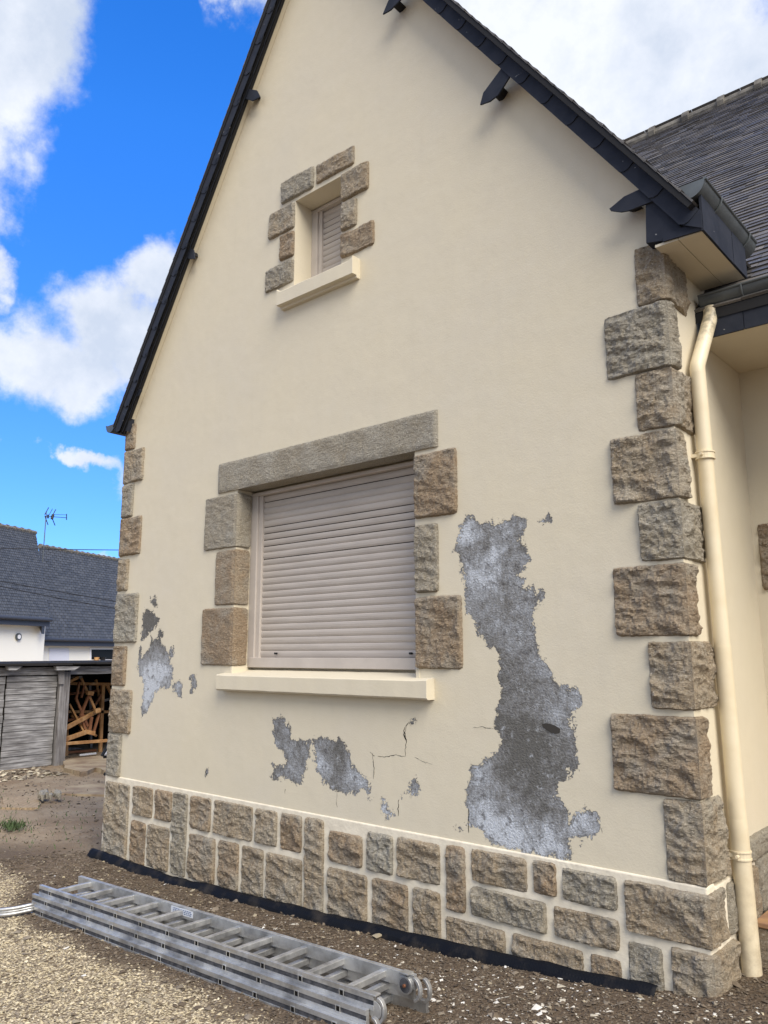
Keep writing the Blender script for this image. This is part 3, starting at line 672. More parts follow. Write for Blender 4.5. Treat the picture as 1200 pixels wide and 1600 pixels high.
for px in (430, 641):
    q = at(px, 1021, 1, .165); mb = MB(); mb.tube([(q[0], .185, q[2]), (q[0], .158, q[2])], .008, 10); mb.build('shutter_stop', m_black, win)
# sill: front face y=-.08
def sill(x0, x1, zt, zb, y0, zback, yb, parent, under=0):
    mb = MB(); n_ = 40; vs = []
    prof = [(y0+.015, zb), (y0, zb+.012), (y0, zt-.006), (y0+.006, zt), (yb, zback), (yb, zb)]
    if under: prof = [(y0+.05, zb-.02), (y0+.045, zb), (y0, zb), (y0, zt-.006), (y0+.006, zt), (yb, zback), (yb, zb-.02)]
    for k in range(n_+1):
        x = x0+(x1-x0)*k/n_; up = .03*max(0, 1-min(k, n_-k)/3.)**2 if under else .004*max(0, 1-min(k, n_-k)/2)
        for y, z_ in prof: vs.append((x, y+.002*noise.noise(Vector((x*9, z_*9, 1))), z_+(up if z_ >= zt-.01 and y < .02 else 0)+.002*noise.noise(Vector((x*7, z_*9, 4)))))
    m_ = len(prof); fs = [(k*m_+j, k*m_+(j+1) % m_, (k+1)*m_+(j+1) % m_, (k+1)*m_+j) for k in range(n_) for j in range(m_)]+[tuple(range(m_-1, -1, -1)), tuple(n_*m_+j for j in range(m_))]
    mb.add(vs, fs); return mb.build('sill', m_cream, parent, bevel=.002)
sill(-3.90, -1.68, 1.43, 1.305, -.085, 1.475, .2, win)
for xr in (-3.83, -1.835):
    mb = MB(); mb.box(xr, xr+.035, -.004, .17, 1.40, 1.50); mb.build('sill_return', m_cream, win, bevel=.004)
# lintel (dressed granite, returns under the head)
def lintel(x0, x1, z0, z1):
    st_ = .014; nx_ = int((x1-x0)/st_); rows = [('b', t_) for t_ in np.linspace(.17, -.006, 10)]+[('f', t_) for t_ in np.linspace(z0, z1, 18)]
    vs = []
    for kind, t_ in rows:
        for i in range(nx_+1):
            x = x0+(x1-x0)*i/nx_; P = Vector((x, t_, 3.3)); n1_ = .004*noise.noise(P*30)+.006*noise.noise(P*6)
            e = sst(0, .02, min(x-x0, x1-x))
            if kind == 'b': vs.append((x, t_, z0+abs(n1_)*.8))
            else: vs.append((x, -e*(.014+n1_*sst(z0-.001, z0+.02, t_)+.008*sst(z0, z0+.03, t_)*sst(z1, z1-.02, t_))-.001, t_+.003*noise.noise(P*20)*(t_ > z0+.01)))
    c_ = nx_+1; fs = [(j*c_+i, j*c_+i+1, (j+1)*c_+i+1, (j+1)*c_+i) for j in range(len(rows)-1) for i in range(nx_)]
    m_ = len(rows)-1; o = len(vs); vs += [(v[0], .03, v[2]) for v in vs[m_*c_:m_*c_+c_]]
    fs += [(m_*c_+i, m_*c_+i+1, o+i+1, o+i) for i in range(nx_)]
    for e_ in (0, nx_): pass
    mb = MB(); mb.add(vs, fs); return mb.build('lintel', m_lintel, win, smooth=True)
lintel(-4.07, -1.62, 3.0, 3.262)
# jamb stones: left ones return into the reveal
for (lx, t0, b0, mm) in ((322,778,858,m_lintel), (338,864,946,m_stoneb), (317,953,1040,m_stoneb)):
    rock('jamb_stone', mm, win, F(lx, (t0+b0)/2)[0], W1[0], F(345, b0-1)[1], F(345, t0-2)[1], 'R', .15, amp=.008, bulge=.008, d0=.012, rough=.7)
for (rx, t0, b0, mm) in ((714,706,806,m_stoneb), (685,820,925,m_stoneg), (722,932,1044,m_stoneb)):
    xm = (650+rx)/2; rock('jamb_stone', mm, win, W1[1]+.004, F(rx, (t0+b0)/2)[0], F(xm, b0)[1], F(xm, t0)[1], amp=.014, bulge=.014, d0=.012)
win2 = window(W2[0], W2[1], 4.66, 5.45, .225, 13, .07, 'window'); win2['label'] = 'small upper window deep in the gable with a closed taupe shutter'
sill(-3.255, -2.365, 4.62, 4.50, -.085, 4.65, .24, win2, 1)
for a, b_, c_, d_, mm in ((443,290,490,300,m_stoneg), (497,262,556,255,m_stone), (422,340,460,0,m_stone), (439,383,460,0,m_stoneg), (417,432,459,0,m_stone), (534,285,577,0,m_stone), (534,335,558,0,m_stoneg), (534,372,585,0,m_stoneb)): pass
def cp(x, y): return (400+x/5.33, 200+y/5.33)
ust = [((222,465),(485,325),(220,640)), ((508,320),(820,145),(508,470)), ((118,735),(320,625),(118,935)), ((210,905),(315,865),(210,1112)), ((88,1195),(308,1100),(88,1378)),
       ((718,385),(940,285),(718,618)), ((718,640),(842,592),(718,868)), ((715,892),(985,775),(718,1088))]
for k, (a, b_, c_) in enumerate(ust):
    A = F(*cp(*a)); B = F(*cp(*b_)); Cc = F(*cp(*c_)); x0, x1 = A[0], B[0]
    if k in (2, 3, 4): x1 = W2[0]-.006
    if k >= 5: x0 = W2[1]+.006
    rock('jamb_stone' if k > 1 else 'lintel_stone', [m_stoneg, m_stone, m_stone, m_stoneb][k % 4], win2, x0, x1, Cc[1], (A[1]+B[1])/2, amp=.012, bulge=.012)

# ------------------------------------------------------------------ roof
lr = math.hypot(1, RS); ll = math.hypot(1, LS)
AX = (RI-LI)/(LS-RS); AZ = RI+RS*AX              # apex of the lower verge lines
offr, offl = .115*lr, .115*ll
def rt(x): return RI+offr+RS*x
def ltp(x): return LI+offl+LS*x
TX = (RI+offr-LI-offl)/(LS-RS); TZ = rt(TX)
roof = MB()
eR, eL = .25, -5.69
slates(roof, (eR, -.19, rt(eR)), (0,1,0), (-1, 0, -RS), 5.6, (eR-TX)*lr, .105, .21)
slates(roof, (eL, -.19+LY, ltp(eL)), (0,1,0), (1, 0, LS), 5.6, (TX-eL)*ll, .105, .21)
roofo = roof.build('roof', m_slate, house)
# deck under the slates
mb = MB()
for xe_, fn, s_ in ((eR, rt, RS), (eL, ltp, LS)):
    l_ = math.hypot(1, s_); nx_, nz_ = (-s_/l_, 1/l_); off = .004
    def pt(x, d_): return (x-(-s_/l_)*d_*1., fn(x)-(1/l_)*d_)
    a0, a1 = pt(xe_, .004), pt(TX, .004); b0, b1 = pt(xe_, .034), pt(TX, .034)
    yy_ = -.185+(LY if s_ > 0 else 0); mb.prism([(a0[0],yy_,a0[1]),(a1[0],yy_,a1[1]),(b1[0],yy_,b1[1]),(b0[0],yy_,b0[1])], (0, 5.5, 0))
mb.build('roof_deck', m_under, roofo)
# verge cladding: overlapping slate pieces, on a board
def verge(xa, xb, fz, s_):
    l_ = math.hypot(1, s_); mb = MB(); D = Vector((math.copysign(1, xb-xa), 0, s_*math.copysign(1, xb-xa)))/l_; Nn = Vector((-s_, 0, 1))/l_
    if Nn.z < 0: Nn = -Nn
    P0 = Vector((xa, 0, fz(xa))); Lt = abs(xb-xa)*l_; mb.prism([P0-Nn*.0+Vector((0,-.118,0)), P0+D*Lt+Vector((0,-.118,0)), P0+D*Lt+Nn*.082+Vector((0,-.118,0)), P0+Nn*.082+Vector((0,-.118,0))], (0, .03, 0), mi=1)
    s0 = 0; k = 0
    while s0 < Lt:
        e = min(Lt, s0+.28*random.uniform(.97, 1.04)); y = -.124
        w_ = .112+random.uniform(-.004, .003)
        # lower-end piece overlaps: rounded lower corner towards the eave
        pts = [P0+D*(s0-.006)+Nn*w_, P0+D*(s0-.012)+Nn*.035, P0+D*(s0-.004)+Nn*.012, P0+D*(s0+.02)+Nn*-.006, P0+D*(e+.02)+Nn*-.004, P0+D*(e+.02)+Nn*w_]
        n0 = len(mb.v); mb.prism([p+Vector((0, y-.007, 0)) for p in pts], (0, .006, 0))
        for q in range(n0, len(mb.v)):   # lift the lower end over its neighbour
            v = Vector(mb.v[q]); t_ = (v-P0).dot(D)-s0
            if t_ < .03: mb.v[q] = (v.x, v.y-.007, v.z)
        s0 = e; k += 1
    return mb.build('verge_board', [m_slated, m_under], house)

vR = verge(.33, AX, lambda x: RI+RS*x, RS)
for v in vR.data.vertices:
    if v.co.x > .274: v.co.z += (v.co.x-.274)*1.42; v.co.x = .274
    if v.co.z < 3.846: v.co.z = 3.846; vL = verge(-5.60, AX, lambda x: LI+LS*x, LS)
for v in vL.data.vertices: v.co.y += LY
# cream soffit of the verge
mb = MB()
for xa, s_, i_ in ((.16, RS, RI), (-5.6, LS, LI)):
    l_ = math.hypot(1, s_); mb.prism([(xa, -.112, i_+s_*xa+.012), (AX, -.112, i_+s_*AX+.012), (AX, -.112, i_+s_*AX+.05), (xa, -.112, i_+s_*xa+.05)], (0, .11, 0))
    if s_ > 0:
        for q in range(len(mb.v)-8, len(mb.v)-4): mb.v[q] = (mb.v[q][0], -.112+LY, mb.v[q][2])
mb.build('verge_soffit', m_cream, house)
# purlin ends clad with pointed slates
pur = [[(202,608),(210,606.5),(216,607),(221,610),(217,617),(210,622),(200,626)], [(291,385),(302,390),(304,404),(297,404.5),(287,402)], [(384,138),(401,141),(406,151),(394,157.5),(380,153)],
       [(750,163.5),(755,145),(783,107),(797,118),(778,148),(765,158)], [(952,326),(956,323),(975,307),(1007,292),(1027,311),(982,329),(970,331),(954,329)], [(598,22),(605,5),(615,-20),(632,-8),(622,3),(610,15)]]
for p in pur:
    yl = -.122 if p[0][0] > 450 else -.122+LY
    pts = [(F(*q, yl)) for q in p]; mb = MB(); mb.prism([(x, yl, z_) for x, z_ in pts], (0, .012, 0))
    c_ = np.mean(pts, 0); mb.prism([(c_[0]+(x-c_[0])*.3, yl+.0125, c_[1]+(z_-c_[1])*.36+.02) for x, z_ in pts], (0, -yl-.0105, 0), mi=1)
    mb.build('purlin_end', [m_slated, m_under], house)
# boxed eave on the right: end panel, fascia, soffit
mb = MB()
q = [F(*p, -.105) for p in ((1009,318),(1030,308),(1066,358),(1066,365),(1036,376),(1010,380))]; mb.prism([(x, -.108, z_) for x, z_ in q], (0, .10, 0))
q = [F(*p, -.11) for p in ((1036,370),(1066,356),(1095,340),(1099,359),(1036,378))]; mb.prism([(x, -.115, z_) for x, z_ in q], (0, .012, 0))
mb.build('eave_end_panel', m_slated, house)
mb = MB(); y = -.12
while y < .62:
    mb.box(.262, .272+random.uniform(0, .004), y, min(.62, y+.245), 3.842, 4.05); y += .25
mb.build('fascia', m_slated, house)
mb = MB(); mb.box(.0, .129, -.10, .62, 3.845, 3.86); mb.box(.132, .262, -.10, .62, 3.845, 3.86); mb.build('soffit', m_cream, house)
mb = MB(); mb.box(-.0, .26, -.095, .62, 3.87, 3.98); mb.build('eave_block', m_under, house)
# left eave
mb = MB(); mb.box(-5.72, XL, -.06, 5, 3.87, 3.885); mb.build('soffit', m_under, house)
mb = MB(); mb.box(-5.735, -5.72, -.07, 5, 3.86, 3.93); q = [F(*p, -.07) for p in ((203,628),(187,670),(198,674),(203,650))]; mb.prism([(x, -.07, z_) for x, z_ in q], (0, .06, 0)); mb.build('fascia', m_slated, house)

def gutter(p0, p1, r, name='gutter', capd=True):
    p0 = Vector(p0); p1 = Vector(p1); d = (p1-p0).normalized(); s_ = d.cross(Vector((0,0,1))).normalized(); mb = MB(); n_ = 14; m_ = 12; vs = []
    for ro in (r, r-.004):
        for k in range(m_+1):
            p = p0.lerp(p1, k/m_)
            vs += [p+s_*(ro*math.cos(math.pi*j/n_))-Vector((0,0,1))*(ro*math.sin(math.pi*j/n_)) for j in range(n_+1)]
    c_ = n_+1; h_ = c_*(m_+1); fs = []
    for k in range(m_):
        for j in range(n_): fs += [(k*c_+j, k*c_+j+1, (k+1)*c_+j+1, (k+1)*c_+j), (h_+k*c_+j, h_+(k+1)*c_+j, h_+(k+1)*c_+j+1, h_+k*c_+j+1)]
    mb.add(vs, fs)
    for sg in (-1, 1): mb.tube([p0+s_*sg*r, p1+s_*sg*r], .009, 8)
    for e in (p0, p1): mb.prism([e+s_*(r*math.cos(math.pi*j/n_))-Vector((0,0,1))*(r*math.sin(math.pi*j/n_)) for j in range(n_+1)], d*(.003 if e == p0 else -.003))
    for t_ in np.arange(.25, (p1-p0).length, .5):
        p = p0+d*t_; pts = [p+s_*((r+.006)*math.cos(math.pi*j/n_))-Vector((0,0,1))*((r+.006)*math.sin(math.pi*j/n_)) for j in range(n_+1)]; mb.tube(pts, .006, 6)
    return mb.build(name, m_zinc, house, smooth=True)
gutter((.222, -.15, 4.12), (.222, .75, 4.115), .088)
gutter((.03, .54, 3.74), (7.2, .54, 3.74), .085)
gutter((-5.80, -.12, 3.945), (-5.80, 5., 3.93), .08)
# main roof
MS = 1.0; my0, mz0 = .47, 3.62
slb = MB(); RY, RZ = 5.13, 3.62+(5.13-.47)*MS
slates(slb, (-2.9, my0, mz0+.03), (1,0,0), (0, 1, MS), 10.2, (RY-my0)*math.sqrt(2), .075, .20, .006)
slates(slb, (7.3, 2*RY-my0, mz0+.03), (-1,0,0), (0, -1, MS), 10.2, (RY-my0)*math.sqrt(2), .3, .6)
mroof = slb.build('roof', m_slate, house); mroof['label'] = 'dark slate slope of the main building behind the gable wing'
mb = MB(); mb.prism([(-2.9, my0, mz0+.02), (-2.9, RY, RZ+.02), (-2.9, 2*RY-my0, mz0+.02), (-2.9, 2*RY-my0, mz0-.04), (-2.9, RY, RZ-.04), (-2.9, my0, mz0-.04)], (10.2, 0, 0)); mb.build('roof_deck', m_under, mroof)
rg = MB(); n_ = 8; x = -2.9
xb = [at(p, q, 1, RY)[0] for p, q in ((1022,208),(1075,186),(1130,163),(1188,138))]; stp = (xb[3]-xb[0])/3
x = xb[0]-3*stp
while x < 7.2:
    r_ = .085; rg.tube([(x+.0, RY, RZ-.01), (x+stp, RY, RZ-.01)], r_, 12); rg.tube([(x-.04, RY, RZ+.005), (x+.04, RY, RZ+.005)], r_+.028, 12); x += stp
rg.build('ridge_tiles', m_ridge, mroof, smooth=False)
rg = MB(); y = -.2
while y < RY: rg.tube([(TX, y, TZ), (TX, y+.4, TZ)], .09, 10); y += .4
rg.build('ridge_tiles', m_ridge, roofo)
mb = MB(); x = 0.01
while x < 7.2:
    mb.box(x, min(7.2, x+.26), .478-random.uniform(0, .003), .49, 3.47, 3.63); x += .264
mb.build('fascia', m_slated, house)
mb = MB(); mb.box(.002, 7.2, .492, 1.25, 3.475, 3.49); mb.build('soffit', m_cream, house)
# downpipe
def pa(px, py, x=.065): q = at(px, py, 0, x); return (x, float(q[1]), float(q[2]))
mb = MB(); top = (.085, .50, 3.66)
pts = [top, (.085, .49, 3.60)]
pts += [pa(1092, 577), pa(1101, 700), pa(1115.5, 900), pa(1128, 1000), pa(1136, 1100)]; low = [pa(1136, 1100), pa(1155, 1275), pa(1161.5, 1400), pa(1168, 1496)]
ys = np.linspace(float(pa(1092,577)[1]), float(low[-1][1]), 8); 
ya, yb_ = .245, .375; z1_ = pa(1092,577)[2]
def py_(z_): return yb_+(ya-yb_)*z_/z1_
bend = (.065, py_(z1_), z1_)
mb.tube([top, (.085, .485, 3.60), (.066, py_(z1_)+.015, z1_+.03), bend, (.065, py_(z1_-.04), z1_-.04)], .0425, 20)
mb.tube([(.065, py_(z1_-.03), z1_-.03), (.065, py_(1.62), 1.62)], .0425, 20)
mb.tube([(.065, py_(1.64), 1.64), (.065, py_(.72), .72)], .0445, 20)
mb.tube([(.065, py_(.745), .745), (.065, py_(.70), .70), (.065, py_(.69), .69), (.068, py_(.0), -.03)], [.0445, .048, .0475, .049], 20)
pipe = mb.build('downpipe', m_pipe, house, smooth=True)
for z_ in (2.70, .56, 3.52):
    mb = MB(); y = py_(z_) if z_ < 3.3 else .40; r_ = .050
    if z_ > 3.3: continue
    mb.tube([(.065, y, z_-.018), (.065, y, z_+.018)], r_, 20); mb.tube([(.065, y, z_-.022), (.065, y, z_-.014)], r_+.004, 20); mb.tube([(.065, y, z_+.014), (.065, y, z_+.022)], r_+.004, 20)
    mb.tube([(.065, y-.05, z_), (.065, y-.075, z_)], .008, 8); mb.bar((.0, y-.03, z_), (.05, y-.03, z_), .02, .02); mb.build('pipe_clip', m_pipe, pipe)
# porch wall stones and steps
for (y0, y1) in ((820, 921),):
    A = at(1184, y0, 1, 1.25); B = at(1190, y1, 1, 1.25)
    rock('jamb_stone', m_stoneb, house, A[0]-.0, A[0]+.36, B[2], A[2], ybase=1.25)
for k, (y0, z0, zt) in enumerate(((.50, -.1, .20), (.84, -.1, .385))):
    mb = MB(); x = .07+.0*k
    while x < 2.4:
        mb.box(x, x+.28, y0+.008, 1.3 if k else .86, z0, zt-.032); x += .286
    for q in range(8): mb.box(.055+q*.3, .055+q*.3+.296, y0, y0+.34, zt-.03, zt, mi=1)
    st_ = mb.build('porch_step', [m_stone, m_step], house, bevel=.006); st_['label'] = 'low porch step with an orange brown tiled tread'

# ------------------------------------------------------------------ ladder
lad = empty('extension_ladder'); tag(lad, 'three section aluminium extension ladder lying on the gravel in front of the wall', 'ladder')
A0 = Vector(at(48, 1430, 2, -.195)); _e = Vector(at(430, 1578, 2, -.125)); A1 = A0+(_e-A0).normalized()*3.16; Dx = (A1-A0).normalized()
side_ = Vector((0,0,1)).cross(Dx).normalized(); upv = Dx.cross(side_)
Mx = Matrix((Dx, side_, upv)).transposed().to_4x4(); Mx.translation = A0; lad.matrix_world = Mx
LL = (A1-A0).length
secs = [(0., 0.0, 3.19, .415, .0), (-.045, .062, 3.18, .365, .025), (0.0, .122, 3.16, .315, .05)]   # start, z, length, width, inset
RH = .066
for k, (s0, z0, ln, wd, ins) in enumerate(secs):
    for sg in (0, 1):
        ya = ins if sg == 0 else ins+wd; o_ = 1 if sg == 0 else -1; mb = MB()
        s1 = s0+ln
        # C channel, web outside with two flanges turned outwards plus a recessed dark band
        y0, y1 = sorted((ya, ya+o_*.022))
        mb.box(s0, s1, min(ya+o_*.004, ya+o_*.022), max(ya+o_*.004, ya+o_*.022), z0+.001, z0+RH-.001)
        mb.box(s0, s1, min(ya-o_*.002, ya+o_*.0035), max(ya-o_*.002, ya+o_*.0035), z0, z0+.021); mb.box(s0, s1, min(ya-o_*.002, ya+o_*.0035), max(ya-o_*.002, ya+o_*.0035), z0+RH-.024, z0+RH)
        mb.box(s0+.002, s1-.002, min(ya+o_*.0015, ya+o_*.0038), max(ya+o_*.0015, ya+o_*.0038), z0+.0215, z0+RH-.0245, mi=1)
        # rung ends showing as small rectangles
        s = .16
        while s < s1-.05:
            ye = ya-o_*.0035
            for dx0, dx1, dz0, dz1 in ((-.016, -.011, .017, .048), (.011, .016, .017, .048), (-.011, .011, .017, .0215), (-.011, .011, .0435, .048)):
                mb.box(s+dx0, s+dx1, min(ye, ye+o_*.003), max(ye, ye+o_*.003), z0+dz0, z0+dz1)
            mb.box(s-.0108, s+.0108, min(ya-o_*.0025, ya+o_*.003), max(ya-o_*.0025, ya+o_*.003), z0+.0217, z0+.0433, mi=2); s += .28
        r = mb.build('rail', [m_alu, m_groove, m_dark], lad, bevel=.0012)
        if k == 2 and sg == 1:
            lb = MB(); sx = (1.17, 1.40); yl = ya-.0235; lb.box(sx[0], sx[1], yl, yl+.0012, z0+.017, z0+.055); lo_ = lb.build('sticker', m_paper, r)
            tm = MB(); rngl = random.Random(3)
            for row in range(3):
                x = sx[0]+.02
                while x < sx[1]-.02:
                    w_ = rngl.uniform(.006, .02); tm.box(x, min(sx[1]-.01, x+w_), yl-.0006, yl+.0004, z0+.024+row*.01, z0+.030+row*.01); x += w_+.006
            tm.build('print', m_ink, lo_)
    s = .16
    while s < s0+ln-.05:
        mb = MB(); mb.box(s-.017, s+.017, ins+.012, ins+wd-.012, z0+.018, z0+.048); mb.build('rung', m_alu, lad, bevel=.003); s += .28
# end fittings: pulley discs and rubber-tipped brackets
ex = secs[2][0]+secs[2][2]
def disc(x, y, z_, r_, th, m, name, par):
    mb = MB(); mb.tube([(x, y, z_), (x, y+th, z_)], r_, 28); return mb.build(name, m, par, bevel=.002)
yf = secs[2][4]+secs[2][3]
dk = disc(ex-.05, yf-.032, .135, .042, .012, m_alu, 'pulley', lad); disc(ex-.05, yf-.0335, .135, .033, .002, m_groove, 'pulley_face', dk); disc(ex-.05, yf-.042, .135, .008, .012, m_copper, 'bolt', dk)
for (y0, z0, x0) in ((yf-.03, .06, ex+.0), (yf+.012, .05, ex+.025), (.05, .062, ex+.02), (.0, .0, ex+.03)):
    mb = MB(); pts = []
    for j in range(13):
        a = math.pi/2-math.pi*j/12; pts.append((x0+.042*math.cos(a), 0, z0+.065+.055*math.sin(a)))
    for j in range(12, -1, -1):
        a = math.pi/2-math.pi*j/12; pts.append((x0+.028*math.cos(a), 0, z0+.065+.041*math.sin(a)))
    mb.prism([(p[0], y0, p[2]) for p in pts], (0, .022, 0)); mb.build('end_bracket', m_alu, lad, bevel=.002)
disc(ex+.005, .052, .125, .038, .014, m_alu, 'pulley', lad)
for q_ in ((ex-.05, ex+.015, .046, .085, .182, .19), (ex-.075, ex-.02, yf-.045, yf+.004, .186, .194)):
    mb = MB(); mb.box(*q_); mb.build('guide_plate', m_alu, lad, bevel=.002)
# stabiliser bar, curved, running out of the frame on the left
mb = MB(); pts = []
wl = Mx.inverted()
for k in range(14):
    t_ = k/13; p = Vector(at(52-75*t_, 1421+9*t_+3*math.sin(t_*3), 2, -.15-.02*t_)); pts.append(wl @ p)
for dz in (0, .034): mb.tube([p+Vector((0, 0, dz)) for p in pts], .012, 8)
mb.tube([p+Vector((0, .006, .017)) for p in pts], .010, 6); mb.build('stabiliser_bar', m_alu, lad, smooth=True)

# ------------------------------------------------------------------ shed
SX = -11.75
def Sp(px, py, x=SX): q = at(px, py, 0, x); return float(q[1]), float(q[2])
shed = empty('shed', (0, 0, 0)); tag(shed, 'weathered grey wooden lean-to shed with one open bay across the yard', 'shed')
yA, _ = Sp(8, 1100); yB, zB = Sp(84, 1150); zT = Sp(40, 1055)[1]; zb = Sp(40, 1200)[1]; yP0, yP1 = Sp(85.5, 1150)[0], Sp(101.5, 1150)[0]
def boards(name, y0, y1, z0, z1, n, parent, m=m_wgrey, lean=.0, tilt=.0):
    mb = MB(); h_ = (z1-z0)/n
    for k in range(n):
        a = z0+k*h_; g_ = random.uniform(.0, .012); j = random.uniform(-.012, .012)
        mb.box(SX-.03+j, SX-.005+j*.6, y0+random.uniform(0, .01), y1-random.uniform(0, .01), a+.002, a+h_-.003-g_*.4)
    return mb.build(name, m, parent)
boards('board_wall', yA, yB, zb, zT-.01, 15, shed)
boards('board_wall', yA-1.3, yA-.02, zb+.0, zT-.01, 12, shed)['label'] = 'paler run of grey boards at the left end'
boards('board_wall', yA-3.4, yA-1.32, zb, zT, 12, shed)
mb = MB(); mb.box(SX-.045, SX-.032, yA-3.4, yB, zb, zT); mb.build('backing', m_dark, shed)
mb = MB(); mb.box(SX-.04, SX+.06, yP0, yP1, zb-.1, zT+.05); mb.build('post', m_wpost, shed, bevel=.008)
mb = MB(); mb.prism([(SX+.062, *Sp(87, 1046)), (SX+.062, *Sp(97.5, 1046)), (SX+.062, *Sp(95.5, 1069)), (SX+.062, *Sp(88, 1069))], (.03, 0, 0)); mb.build('bracket', m_wpost, shed, bevel=.004)
z_h = Sp(140, 1053)[1]; zh2 = Sp(140, 1041)[1]; yE = Sp(260, 1100)[0]+2
mb = MB(); mb.box(SX-.02, SX+.045, yP1+.005, yE, z_h, zh2); mb.build('header_beam', m_wgrey, shed)
mb = MB(); mb.box(SX-.02, SX+.03, yA-3.4, yP0-.004, zT+.0, Sp(40, 1043)[1]); mb.build('header_beam', m_wgrey, shed)
mb = MB(); zr = Sp(100, 1040)[1]; 
for k in range(22):
    y0 = yA-3.6+k*.42; mb.box(SX-3.2, SX+.20+random.uniform(-.03, .03), y0, y0+.41, zr-.005+random.uniform(-.008, .008)+.02*(k/10.), zr+.03+.02*(k/10.))
shr = mb.build('roof', m_shroof, shed)
for px0, px1 in ((5, 28), (80, 118)):
    mb = MB(); mb.prism([(SX+.08, *Sp(px0, 1041)), (SX+.08, *Sp(px1, 1041)), (SX+.08, *Sp(px1-10, 1047)), (SX+.08, *Sp(px0+1, 1047))], (.1, 0, 0)); mb.build('fascia_offcut', m_wgrey, shed)
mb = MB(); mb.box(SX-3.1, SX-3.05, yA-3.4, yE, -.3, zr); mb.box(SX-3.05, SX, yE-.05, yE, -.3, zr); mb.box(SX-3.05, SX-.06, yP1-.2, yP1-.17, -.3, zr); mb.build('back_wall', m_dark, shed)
# timber frame inside the bay
mb = MB(); xi = SX-.5
def tb(mb, a, b_, x0, x1, w_, d_=.05): mb.bar((x0, *Sp(*a, x0)), (x1, *Sp(*b_, x1)), w_, d_)
def timber(a, b_, x0, x1, w_, d_=.05): mb = MB(); tb(mb, a, b_, x0, x1, w_, d_); return mb
for a, b_, w_ in (((161,1070),(156,1182),.06), ((103,1068),(182,1069),.06), ((104,1112),(182,1112),.05), ((104,1135),(103,1190),.06), ((182,1100),(166,1068),.05)):
    o = timber(a, b_, xi-.6, xi-.6, w_).build('frame_timber', m_worange, shed)
for a, b_, w_ in (((104,1060),(128,1058),.05), ((160,1095),(182,1090),.03), ((104,1170),(182,1172),.03), ((140,1070),(142,1180),.05)):
    timber(a, b_, xi-1.4, xi-1.4, w_).build('frame_timber', m_wpost, shed)
def tt(lab, a, b_, x0, x1, w_, d_=.05, m=m_worange):
    o = timber(a, b_, x0, x1, w_, d_).build('timber_plank', m, None, bevel=.003); tag(o, lab, 'plank', 'loose timbers in the open bay of the shed'); return o
tt('long orange timber rising to the right from the shed post', (100,1139), (154,1110), xi+.2, xi-.2, .05, .07)
tt('short orange timber slanting up from the post, lowest of the leaning ones', (100,1156), (134,1144), xi+.2, xi, .055, .07)
tt('horizontal orange timber laid low across the open bay', (101,1162), (168,1157), xi+.25, xi+.1, .06, .05)
tt('steep orange board leaning left behind the long timber', (108,1100), (131,1145), xi-.15, xi-.1, .09, .03)
tt('pale board lying on the shed floor at the back of the bay', (124,1180), (150,1177), xi-.1, xi-.1, .04, .03, m_whitep)
tt('orange timber stub under the eave beside the post', (102,1068), (122,1058), xi, xi-.1, .05)
tt('dull brown timber running behind the long timber', (102,1127), (150,1113), xi-.3, xi-.3, .06, .04, m_wred)
for lab, a, b_, dx, w_, m in (('thin upright orange batten at the far left of the bay', (107,1070), (104,1125), -.9, .05, m_worange), ('brown board crossing high behind the trestle', (104,1085), (160,1078), -1., .08, m_wred),
        ('orange batten leaning right at the back of the bay', (150,1062), (160,1120), -.8, .04, m_worange), ('brown plank lying flat on the floor at the back', (103,1176), (150,1172), -.7, .05, m_wred),
        ('orange board slanting down to the right below the long timber', (112,1118), (150,1150), -.45, .06, m_worange), ('brown batten slanting up to the right behind the trestle', (120,1150), (158,1085), -.6, .05, m_wred)):
    tt(lab, a, b_, xi+dx, xi+dx, w_, .04, m)
tr = empty('trestle', (0, 0, 0)); tag(tr, 'brown wooden folding trestle tipped on end among the timbers', 'trestle')
for a, b_, w_, m in (((127,1060),(148,1107),.028,m_worange), ((124,1065),(119,1092),.035,m_wred), ((119,1092),(137,1135),.035,m_wred), ((140,1083),(126,1118),.045,m_wred), ((132,1070),(127,1090),.03,m_wred), ((155,1115),(146,1145),.035,m_wred), ((143,1120),(139,1146),.05,m_wred), ((126,1118),(136,1147),.03,m_wred)):
    timber(a, b_, xi-.05, xi-.05, w_, .04).build('leg', m, tr)
for a, b_ in (((136,1082),(145,1084)), ((148,1111),(156,1109)), ((134,1143),(147,1146))):
    timber(a, b_, xi, xi, .07, .07).build('crossbar', m_worange, tr)
# wheelbarrow tray with a white sack, mostly behind the house corner
wb = empty('wheelbarrow', (0, 0, 0)); tag(wb, 'black wheelbarrow standing just behind the left house corner', 'wheelbarrow')
WX = -9.2
def Wp(px, py, x=WX): q = at(px, py, 0, x); return (x, float(q[1]), float(q[2]))
mb = MB(); tray = [Wp(159,1181), Wp(166,1170), Wp(172,1153), Wp(215,1150), Wp(205,1183), Wp(166,1184)]; mb.prism(tray, (-.05, 0, 0)); mb.build('tray', m_black, wb, bevel=.01)
mb = MB(); mb.tube([Wp(169.5,1183), Wp(167.5,1208)], .018, 8); mb.tube([Wp(163,1209), Wp(175,1214)], .022, 8); mb.tube([Wp(162,1183), Wp(200,1180)], .018, 8); mb.build('leg', m_black, wb)
c_ = Wp(196, 1205); mb = MB(); mb.tube([(c_[0]-.03, c_[1], c_[2]), (c_[0]+.04, c_[1], c_[2])], .17, 20); mb.build('wheel', m_black, wb)
mb = MB(); vs = []; n_ = 10
